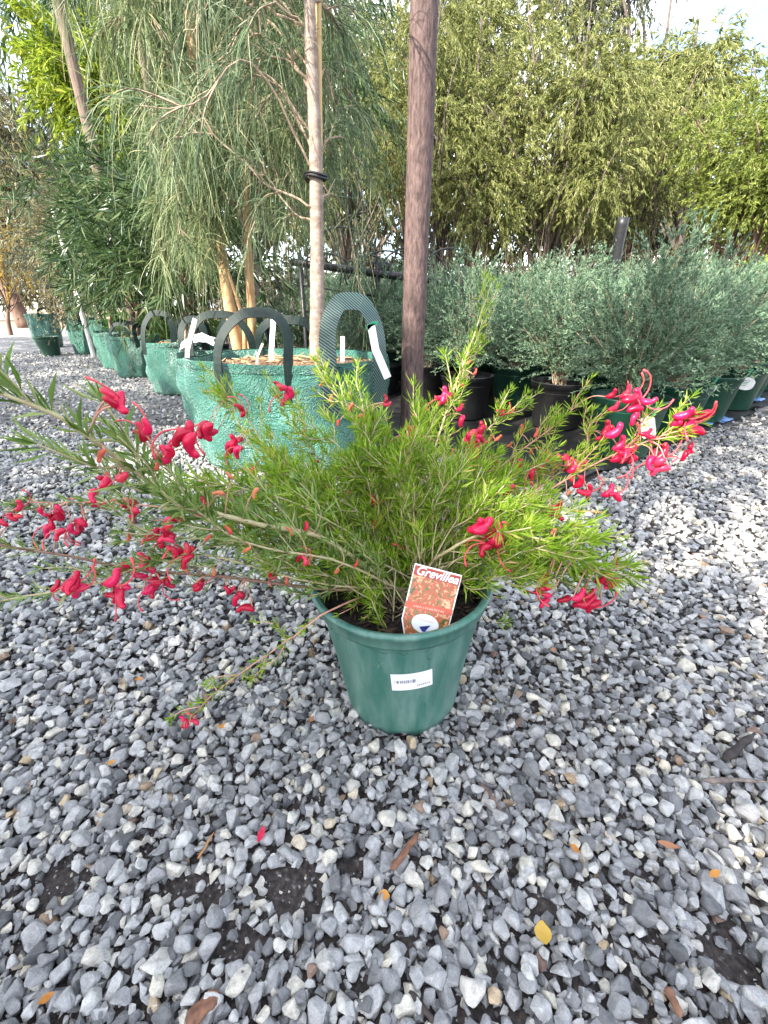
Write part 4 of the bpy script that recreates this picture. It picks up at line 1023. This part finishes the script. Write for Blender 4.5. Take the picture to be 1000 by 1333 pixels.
# ------------------------------------------------------------------ black pipe rail with hoops behind the bags
def pipe_rail():
    A, Bq = P(380, 341, 3.35), P(610, 372, 3.1); base = np.array([(A[0] + Bq[0]) / 2, A[1], 0]); root = empty('pipe_rail', base, label='black pipe rail with thin wire hoops behind the woven bags', cat='rail')
    def tb(nm, pts, r, seg=10): mb = MB(); mb.tube(np.asarray(pts) - base, r, seg); mb.build(nm, M['black'], root, True)
    n = 12; tb('pipe', [A + (Bq - A) * i / n for i in range(n + 1)], .024)
    lo = np.array([0, 0, -.135]); tb('lower_wire', [A + lo, (A + Bq) / 2 + lo, Bq + lo], .007, 6)
    for f in (.05, .5, .96): q = A + (Bq - A) * f; tb('post', [q + [0, 0, .06], [q[0], q[1], .3], [q[0], q[1], -.02]], .016, 8)
    for f, r, h in ((.1, .22, .3), (.3, .24, .26), (.45, .16, .12), (.55, .20, .16), (.7, .24, .2), (.9, .22, .22), (.2, .16, .1)):
        q = A + (Bq - A) * f + [0, rng.uniform(-.06, .06), 0]; a = np.linspace(-.5, math.pi + .5, 22)
        tb('hoop', q + np.stack([np.cos(a) * r, .06 * np.cos(a), np.sin(a) * h - .02], 1), .0055, 5)
    for f in (.47, .5, .53, .56): q = A + (Bq - A) * f; tb('fitting', [q + [0, 0, -.02], q + [0, 0, .05], q + [.02, 0, .07]], .013, 7)
pipe_rail()

# ------------------------------------------------------------------ trees
def crown_tree(name, label, base, centre, rad, leafm, bark, n_tw, k, ll, lw, droop, hang, trunk_r, nl=16, tw=(.25, .6), lobes=None, spread=.7, group=None, lean=None, lobe_r=(.30, .46), shell=.55, kind_='tree'):
    base, centre, rad = (np.asarray(v, float) for v in (base, centre, rad))
    root = empty(name, base, label=label, cat=kind_, group=group)
    if lobes is None:
        u = unit(nl); u[:, 2] = np.where(u[:, 2] < -.8, -u[:, 2], u[:, 2]); f = rng.uniform(.35, .85, (nl, 1)) ; lc = centre + u * f * rad; lr = rad.mean() * rng.uniform(*lobe_r, (nl, 1)) * np.array([1.15, 1.15, .85])
        lc = np.concatenate([lc, centre[None]]); lr = np.concatenate([lr, rad[None] * .5])
    else:
        lc = np.array([l[:3] for l in lobes], float); lr = np.array([l[3:6] for l in lobes], float)
    # trunk and limbs
    mb = MB(); fork = base + (centre - base) * .42 + (np.zeros(3) if lean is None else np.asarray(lean))
    c = spline([base - [0, 0, .05], base + (fork - base) * .5 + rng.normal(0, .05, 3) * [1, 1, 0] * rad[0] * .5, fork, centre], 16); mb.tube(c, np.linspace(trunk_r, trunk_r * .4, 16), 10)
    for l in lc:
        i = rng.integers(7, 14); d = l - c[i]; m = c[i] + d * .5 + rng.normal(0, .08, 3) * np.linalg.norm(d)
        mb.tube(spline([c[i], m, l, l + d * .18 + rng.normal(0, .1, 3)], 10) , np.linspace(trunk_r * .3, trunk_r * .05, 10), 6)
    V = np.concatenate(mb.v) - base; link('trunk', mesh_data('trunk', V, np.concatenate(mb.t), bark, True), root)
    w = lr.prod(1) ** (2 / 3); j = rng.choice(len(lc), n_tw, p=w / w.sum()); u = unit(n_tw); u[:, 2] = u[:, 2] * .9 + .08
    r = (shell + (1 - shell) * rng.random((n_tw, 1)) ** .5); B = lc[j] + u * r * lr[j] * .92
    D = nrm(u * .8 + .5 * unit(n_tw) + [0, 0, -.15 * droop])
    V, T = twig_leaves(B - base, D, rng.uniform(*tw, n_tw), k, droop, ll, lw, spread, hang)
    link('crown', mesh_data('crown', V, T, leafm), root, kind='stuff')
    return root
def bx(px, d): q = P(px, 420, d); return (q[0], q[1], 0)
PG = 'weeping olive-green trees behind the nursery'
# weeping trees behind the bed
for nm, px, py, d, rx, rz, n, lab in [
    ('weeping_tree', 575, 160, 9.6, 2.0, 1.9, 2300, 'weeping olive-green tree rising behind the timber post'),
    ('weeping_tree', 715, 185, 9.2, 1.9, 1.75, 2300, 'broad weeping olive-green tree behind the leaning black pipe'),
    ('weeping_tree', 455, 150, 11.0, 2.0, 2.2, 1700, 'weeping olive-green tree showing between the she-oak trunk and the timber post'),
    ('weeping_tree', 820, 205, 11.2, 2.0, 2.0, 1900, 'weeping olive-green tree between the black pipe and the light green tree'),
    ('weeping_tree', 615, 100, 12.5, 2.2, 2.4, 1900, 'taller weeping tree topping the others behind the timber post'),
    ('weeping_tree', 530, 60, 13.5, 2.8, 2.6, 1700, 'tall weeping tree farther behind, crown above the timber post')]:
    cpt = P(px, py, d); cpt[2] = max(cpt[2] - .25, rz * .75 + .6)
    crown_tree(nm, lab, bx(px, d), cpt, (rx, rx * .9, rz), M['pepper_leaf'], M['bark_grey'], int(n * 1.05), 26 if d < 10.5 else 16, .08 if d < 10.5 else .11, .0148 if d < 10.5 else .021, .5, .5, .10, 36, (.18, .42), group=PG, lobe_r=(.16, .29), shell=.66)
# dense darker row farther back
for k, (px, py, d, rx, rz) in enumerate([(480, 260, 16, 3, 2.2), (620, 270, 16.5, 3, 2.1), (760, 275, 16, 3, 2.1), (885, 290, 17, 2.6, 1.7), (1010, 285, 17, 3, 1.7), (330, 200, 16, 3.2, 3.2), (200, 210, 17, 3.2, 3.0)]):
    cpt = P(px, py, d); crown_tree('bushy_tree', 'dense bushy tree in the dark row beyond the weeping trees', bx(px, d), cpt, (rx, rx, rz), M['lime_leaf'] if k % 3 == 1 else M['gum_leaf'], M['bark_grey'], 650, 10, .28, .07, .4, .4, .18, 16, (.4, .9), group='dark row of trees in the distance')
crown_tree('light_green_tree', 'light green tree with red-brown trunk at the far end of the shrub bed', bx(945, 8.6), P(980, 222, 8.6), (1.35, 1.4, 1.25), M['lime_leaf'], M['bark_red'], 2300, 20, .07, .019, .25, .15, .10, 26, (.15, .36), lobe_r=(.2, .34), shell=.65)
crown_tree('light_green_tree', 'light green tree partly hidden behind the red-brown trunked one', bx(1060, 9.5), P(1050, 240, 9.5), (1.4, 1.4, 1.4), M['lime_leaf'], M['bark_red'], 1600, 20, .08, .02, .35, .3, .10, 18, (.2, .5))
crown_tree('pale_green_tree', 'pale yellow-green tree whose top shows against the bright sky', bx(890, 14), P(885, 150, 14), (1.7, 1.6, 1.35), M['pepper_leaf'], M['bark_grey'], 1400, 14, .17, .032, .5, .5, .13, 18, (.3, .7))
crown_tree('gum_tree', 'tall dark gum tree rising far behind the weeping trees', bx(790, 22), P(785, -15, 22), (2.9, 2.5, 2.9), M['gum_leaf'], M['bark_grey'], 900, 12, .28, .05, .7, .7, .22, 16, (.5, 1.1))
crown_tree('yellow_bush', 'low yellow-green bush beyond the far end of the shrub bed', bx(985, 7.0), np.array(bx(985, 7.0)) + [0, 0, .75], (1.1, .6, .42), M['yellow_or_sunlit_leaf'], M['bark_grey'], 420, 13, .06, .018, .2, 0, .03, 12, (.12, .3), kind_='bush')
for k, (px, d, h) in enumerate([(690, 8.6, .9), (780, 9, 1.1), (870, 9.4, 1.2), (920, 10.5, 1.0)]):
    b = np.array(bx(px, d)); crown_tree('understorey_bush', 'dark rounded bush under the weeping trees', b, b + [0, 0, h * .75], (1.0, .7, h * .6), M['gum_leaf'] if k % 2 else M['dry_leaf'], M['bark_grey'], 420, 13, .10, .024, .3, .2, .04, 12, (.2, .45), group='bushes under the weeping trees', kind_='bush')
for k, px in enumerate([300, 380, 450, 520, 590, 660, 730, 800, 865, 930, 1000]):
    b = np.array(bx(px, 13.5 + (k % 3) * .5)); crown_tree('hedge_bush', 'dark leafy hedge bush far behind the dry stems', b, b + [0, 0, .95], (1.5, .8, .85), M['gum_leaf'], M['bark_grey'], 220, 12, .17, .06, .3, .2, .05, 12, (.25, .5), group='hedge bushes behind the dry stems', kind_='bush', shell=.3)
# left side
crown_tree('sunlit_colour_tree', 'yellow-green tree behind the dark brown stake, sunlight put into its leaf colour', bx(165, 5.6), P(145, 135, 5.6), (.68, .6, .5), M['yellow_or_sunlit_leaf'], M['bark_grey'], 900, 14, .10, .019, .3, .2, .05, 18, (.2, .45), lobe_r=(.3, .45))  # separate crown for the lit upper leaves, their sunlight painted into the colour
crown_tree('tall_green_tree', 'tall green narrow-leaved tree whose top fills the sky above the she-oaks', bx(200, 6.4), P(185, 30, 6.4), (1.5, 1.2, 1.25), M['wattle_leaf'], M['bark_grey'], 900, 14, .14, .018, .7, .6, .08, 18, (.3, .7))
crown_tree('tall_green_tree', 'tall blue-green tree behind the multi-stemmed she-oak', bx(330, 6.6), P(325, 60, 6.6), (1.25, 1.1, 1.9), M['wattle_leaf'], M['bark_grey'], 1200, 14, .14, .018, .6, .6, .08, 18, (.3, .7))
for k, (px, d, cy, rx, rz, n, lab) in enumerate([(172, 4.3, 320, .55, .75, 560, 'long-leaved dark green wattle in the bag with several handles'), (140, 4.95, 330, .6, .8, 480, 'long-leaved dark green wattle in the half hidden round bag'), (235, 3.6, 330, .4, .62, 330, 'long-leaved dark green wattle in the square green bag')]):
    b = np.array(bx(px, d)); b[2] = .33; crown_tree('wattle_tree', lab, b, P(px + 10, cy, d), (rx, rx, rz), M['wattle_leaf'], M['twig'], int(n * .85), 13, .14, .011, .25, .3, .016, 16, (.15, .4), spread=.9)
for k, (px, d, cy, rx, rz, lab) in enumerate([(108, 6.45, 330, .55, .85, 'airy olive shrub in the tall narrow green bag'), (95, 7.6, 320, .7, 1.0, 'airy olive shrub in the farthest pale green bag'), (55, 9.5, 300, 1.2, 1.6, 'loose dry olive tree beyond the round bags'), (80, 6.2, 400, .2, .22, 'small dry plant in the small dark green pot')]):
    b = np.array(bx(px, d)); b[2] = .4 if k != 2 else 0; crown_tree('olive_shrub', lab, b, P(px, cy, d), (rx, rx, rz), M['dry_leaf'] if k != 1 else M['gum_leaf'], M['twig'], 620 if k != 3 else 80, 12, .09 if k != 3 else .04, .013, .3, .3, .018, 14, (.2, .5), kind_='shrub')
crown_tree('dry_tree', 'dry olive-brown tree with a leaning red-brown trunk at the track side', np.array(bx(32, 15)), P(0, 215, 15), (3.2, 2.6, 3.0), M['dry_leaf'], M['bark_red'], 1500, 13, .19, .035, .7, .7, .24, 18, (.4, .9), lean=(-.5, 0, 0))
crown_tree('dry_tree', 'grey-olive tree standing far left of the track against the sky', np.array(bx(-60, 17)), P(-45, 195, 17), (3.0, 2.6, 2.6), M['gum_leaf'], M['bark_red'], 1300, 13, .2, .035, .7, .7, .24, 18, (.4, .9))
crown_tree('golden_bush', 'golden-leaved bush under the dry tree by the track', np.array(bx(8, 11)), P(8, 330, 11), (.8, .7, .75), M['gold_leaf'], M['bark_red'], 240, 12, .11, .028, .4, .3, .05, 10, (.2, .5), kind_='bush')
for k, (px, d) in enumerate([(-20, 22), (70, 22), (150, 21), (-120, 21)]):
    b = np.array(bx(px, d)); crown_tree('distant_bush', 'dark bush at the end of the gravel track', b, b + [0, 0, 1.3], (2.6, 1.6, 1.3), M['dry_leaf'] if k % 2 else M['gum_leaf'], M['bark_grey'], 320, 12, .22, .07, .4, .4, .1, 14, (.3, .8), group='bushes at the end of the track', kind_='bush')
# dry stems standing under the weeping trees
def reeds():
    mb = MB(); n = 1100; x = rng.uniform(-3.2, 5.5, n); y = rng.uniform(6.3, 8.4, n); h = rng.uniform(.7, 1.65, n)
    B = np.stack([x, y, np.zeros(n)], 1); D = nrm(np.stack([rng.normal(0, .17, n), rng.normal(0, .15, n), np.ones(n)], 1))
    w = rng.uniform(.008, .024, n); S = nrm(np.cross(D, unit(n))); S2 = np.cross(D, S)
    V = np.concatenate([B + S * w[:, None] * .5, B - S * w[:, None] * .25 + S2 * w[:, None] * .43, B - S * w[:, None] * .25 - S2 * w[:, None] * .43, B + D * h[:, None]], 1).reshape(-1, 3); o = (np.arange(n) * 4)[:, None]
    link('dry_stems', mesh_data('dry_stems', V, np.concatenate([o + [0, 1, 3], o + [1, 2, 3], o + [2, 0, 3]]), M['reed']), label='thicket of dry brown stems standing under the weeping trees', cat='dry stems', kind='stuff')
reeds()
# ------------------------------------------------------------------ unseen trees behind the camera, crowns shaped to shade the foreground
SH = SUN_DIR / SUN_DIR[2]
def shade_lobes(spots, z):
    return [(x + SH[0] * (z + dz), y + SH[1] * (z + dz), z + dz, r, r, r * .4) for x, y, r, dz in spots]
sp1 = [(-.9, .2, 1.0, .2), (.2, -.05, .85, -.2), (.05, .42, .38, .4), (-.35, .85, .4, .1), (1.3, .08, .5, .3), (-1.8, .9, .8, .2), (1.3, 1.85, .30, 0), (1.95, 2.35, .4, 0), (.75, 1.75, .22, .1), (2.1, .55, .35, .1), (-1.9, 2.4, .8, .4), (.6, 1.75, .4, .5), (2.5, .6, .4, .2)]
sp2 = [(-2.7, 3.7, .7, .2), (-3.9, 5.3, .9, 0), (-5.6, 7.2, 1.2, .3), (-3.2, 2.4, .8, .3), (-4.6, 4.2, .8, -.2), (-2.9, 1.5, .7, 0), (-7.4, 9, 1.3, .2)]
lb = shade_lobes(sp1, 3.6); mc = np.mean([l[:3] for l in lb], 0)
crown_tree('shade_tree', 'unseen leafy tree behind the camera, crown shaped to shade the foreground', (mc[0] - .3, mc[1] - .3, 0), mc, (2, 2, 1.2), M['lime_leaf'], M['bark_grey'], 1700, 12, .14, .045, .3, .2, .15, lobes=lb, tw=(.2, .45), shell=.2)

lb = shade_lobes(sp2, 4.2); mc = np.mean([l[:3] for l in lb], 0)
crown_tree('shade_tree', 'unseen tree beside the gravel track, crown shaped to shade the left gravel', (mc[0] - .3, mc[1] - .3, 0), mc, (2, 2, 1.2), M['lime_leaf'], M['bark_grey'], 1300, 12, .15, .048, .3, .2, .15, lobes=lb, tw=(.2, .45), shell=.2)

# ------------------------------------------------------------------ litter on the gravel
def stick(name, x0, y0, x1, y1, r, mat, label, lift=.016, flat=1.0):
    a, b = G(x0, y0, lift), G(x1, y1, lift); c = (a + b) / 2; n = 9; f = np.linspace(0, 1, n)[:, None]; L = np.linalg.norm(b - a)
    pts = a * (1 - f) + b * f - c; side = nrm(np.cross(b - a, [0, 0, 1])); pts = pts + side * np.cumsum(rng.normal(0, L * .012, (n, 1)), 0) + np.array([0, 0, 1]) * np.cumsum(rng.normal(0, r * .12, (n, 1)), 0)
    rr = r * np.interp(np.linspace(0, 1, n), [0, .12, .85, 1], [.45, 1, .85, .3]) * (1 + rng.normal(0, .12, n))
    mb = MB(); mb.tube(pts, rr, 9); V = np.concatenate(mb.v); V[:, 2] *= flat
    link(name, mesh_data(name, V, np.concatenate(mb.t), mat, True), loc=c, label=label, cat='bark' if 'bark' in name else 'twig')
bb = plain('litter_bark', (0.07, 0.03, 0.018), (0.22, 0.105, 0.06), 90, .8, .6, .003); bg_ = plain('litter_grey', (0.07, 0.055, 0.05), (0.2, 0.16, 0.14), 80, .8, .5, .003); bo_ = plain('litter_orange', (0.3, 0.13, 0.04), (0.42, 0.22, 0.08), 80, .7, .3); bd_ = plain('litter_dark', (0.012, 0.010, 0.010), (0.05, 0.035, 0.03), 80, .75, .5)
stick('twig', 511, 1133, 545, 1084, .0042, bb, 'thick short reddish-brown twig lying on the gravel below the pot', .020)
stick('bark_piece', 243, 1333, 284, 1290, .0085, bb, 'broad flat brown bark piece lying on the gravel', .018, .5)
stick('twig', 914, 1015, 995, 1013, .0036, bg_, 'straight grey stick lying across the gravel', .019)
stick('twig', 944, 990, 984, 955, .0060, bd_, 'short thick dark stick lying beside the straight grey stick', .018, .7)
stick('twig', 624, 1018, 655, 1056, .0013, bb, 'very thin red-brown twig lying on the gravel below the pot', .022)
stick('twig', 258, 1118, 280, 1083, .0014, bo_, 'thin orange-brown twig lying on bare soil', .012)
stick('twig', 533, 1290, 567, 1333, .0032, bd_, 'dark brown twig poking between the stones', .014)
stick('bark_piece', 868, 1285, 886, 1325, .0040, bb, 'curled red-brown bark sliver between the stones', .016, .5)
stick('twig', 742, 665, 790, 668, .0030, bo_, 'pale orange stick lying in the sunlit gravel', .02)
def fallen_leaf(x, y, l, w, mat, label, group=None, rz=None, z=.021):
    n = 7; V, T = [], []
    for i in range(n):
        f = i / (n - 1); hw = w / 2 * math.sin(math.pi * min(.97, max(.03, f))) ** .8
        for k in (-1, 0, 1): V.append(((f - .5) * l, k * hw, .12 * l * (2 * f - 1) ** 2 + .25 * hw * abs(k) + rng.normal(0, .0004)))
    for i in range(n - 1):
        for k in range(2): a = i * 3 + k; T += [(a, a + 3, a + 4), (a, a + 4, a + 1)]
    o = link('fallen_leaf' if 'petal' not in label else 'fallen_petal', mesh_data('fallen_leaf', V, T, mat, True), loc=G(x, y, z), label=label, cat='leaf' if 'petal' not in label else 'petal', group=group)
    o.rotation_euler = (rng.uniform(-.3, .3), rng.uniform(-.3, .3), rng.uniform(0, 6.28) if rz is None else rz)
lo = leaf_mat('fallen_orange', [(0, (0.42, 0.16, 0.03)), (1, (0.52, 0.26, 0.05))], .25); ly = leaf_mat('fallen_yellow', [(0, (0.5, 0.3, 0.05)), (1, (0.55, 0.36, 0.07))], .25); lbr = leaf_mat('fallen_brown', [(0, (0.25, 0.1, 0.05)), (1, (0.33, 0.16, 0.08))], .15)
fallen_leaf(707, 1216, .021, .017, ly, 'broad yellow-orange fallen leaf on the gravel', rz=1.4)
fallen_leaf(340, 1086, .017, .008, M['petal'], 'single bright pink fallen petal on the gravel', rz=1.35)
fallen_leaf(870, 1100, .024, .007, lbr, 'narrow brown fallen leaf on the gravel', rz=-.3)
FG = 'small orange fallen leaves on the gravel'
for x, y in [(292, 945), (145, 993), (405, 937), (181, 884), (915, 803), (938, 803), (720, 846), (930, 1138), (748, 1105), (500, 1165), (60, 1300), (830, 640), (985, 662), (180, 765)]:
    fallen_leaf(x, y, rng.uniform(.010, .017), rng.uniform(.006, .010), lo if rng.random() < .6 else lbr, 'small orange-brown fallen leaf scrap on the gravel', FG)
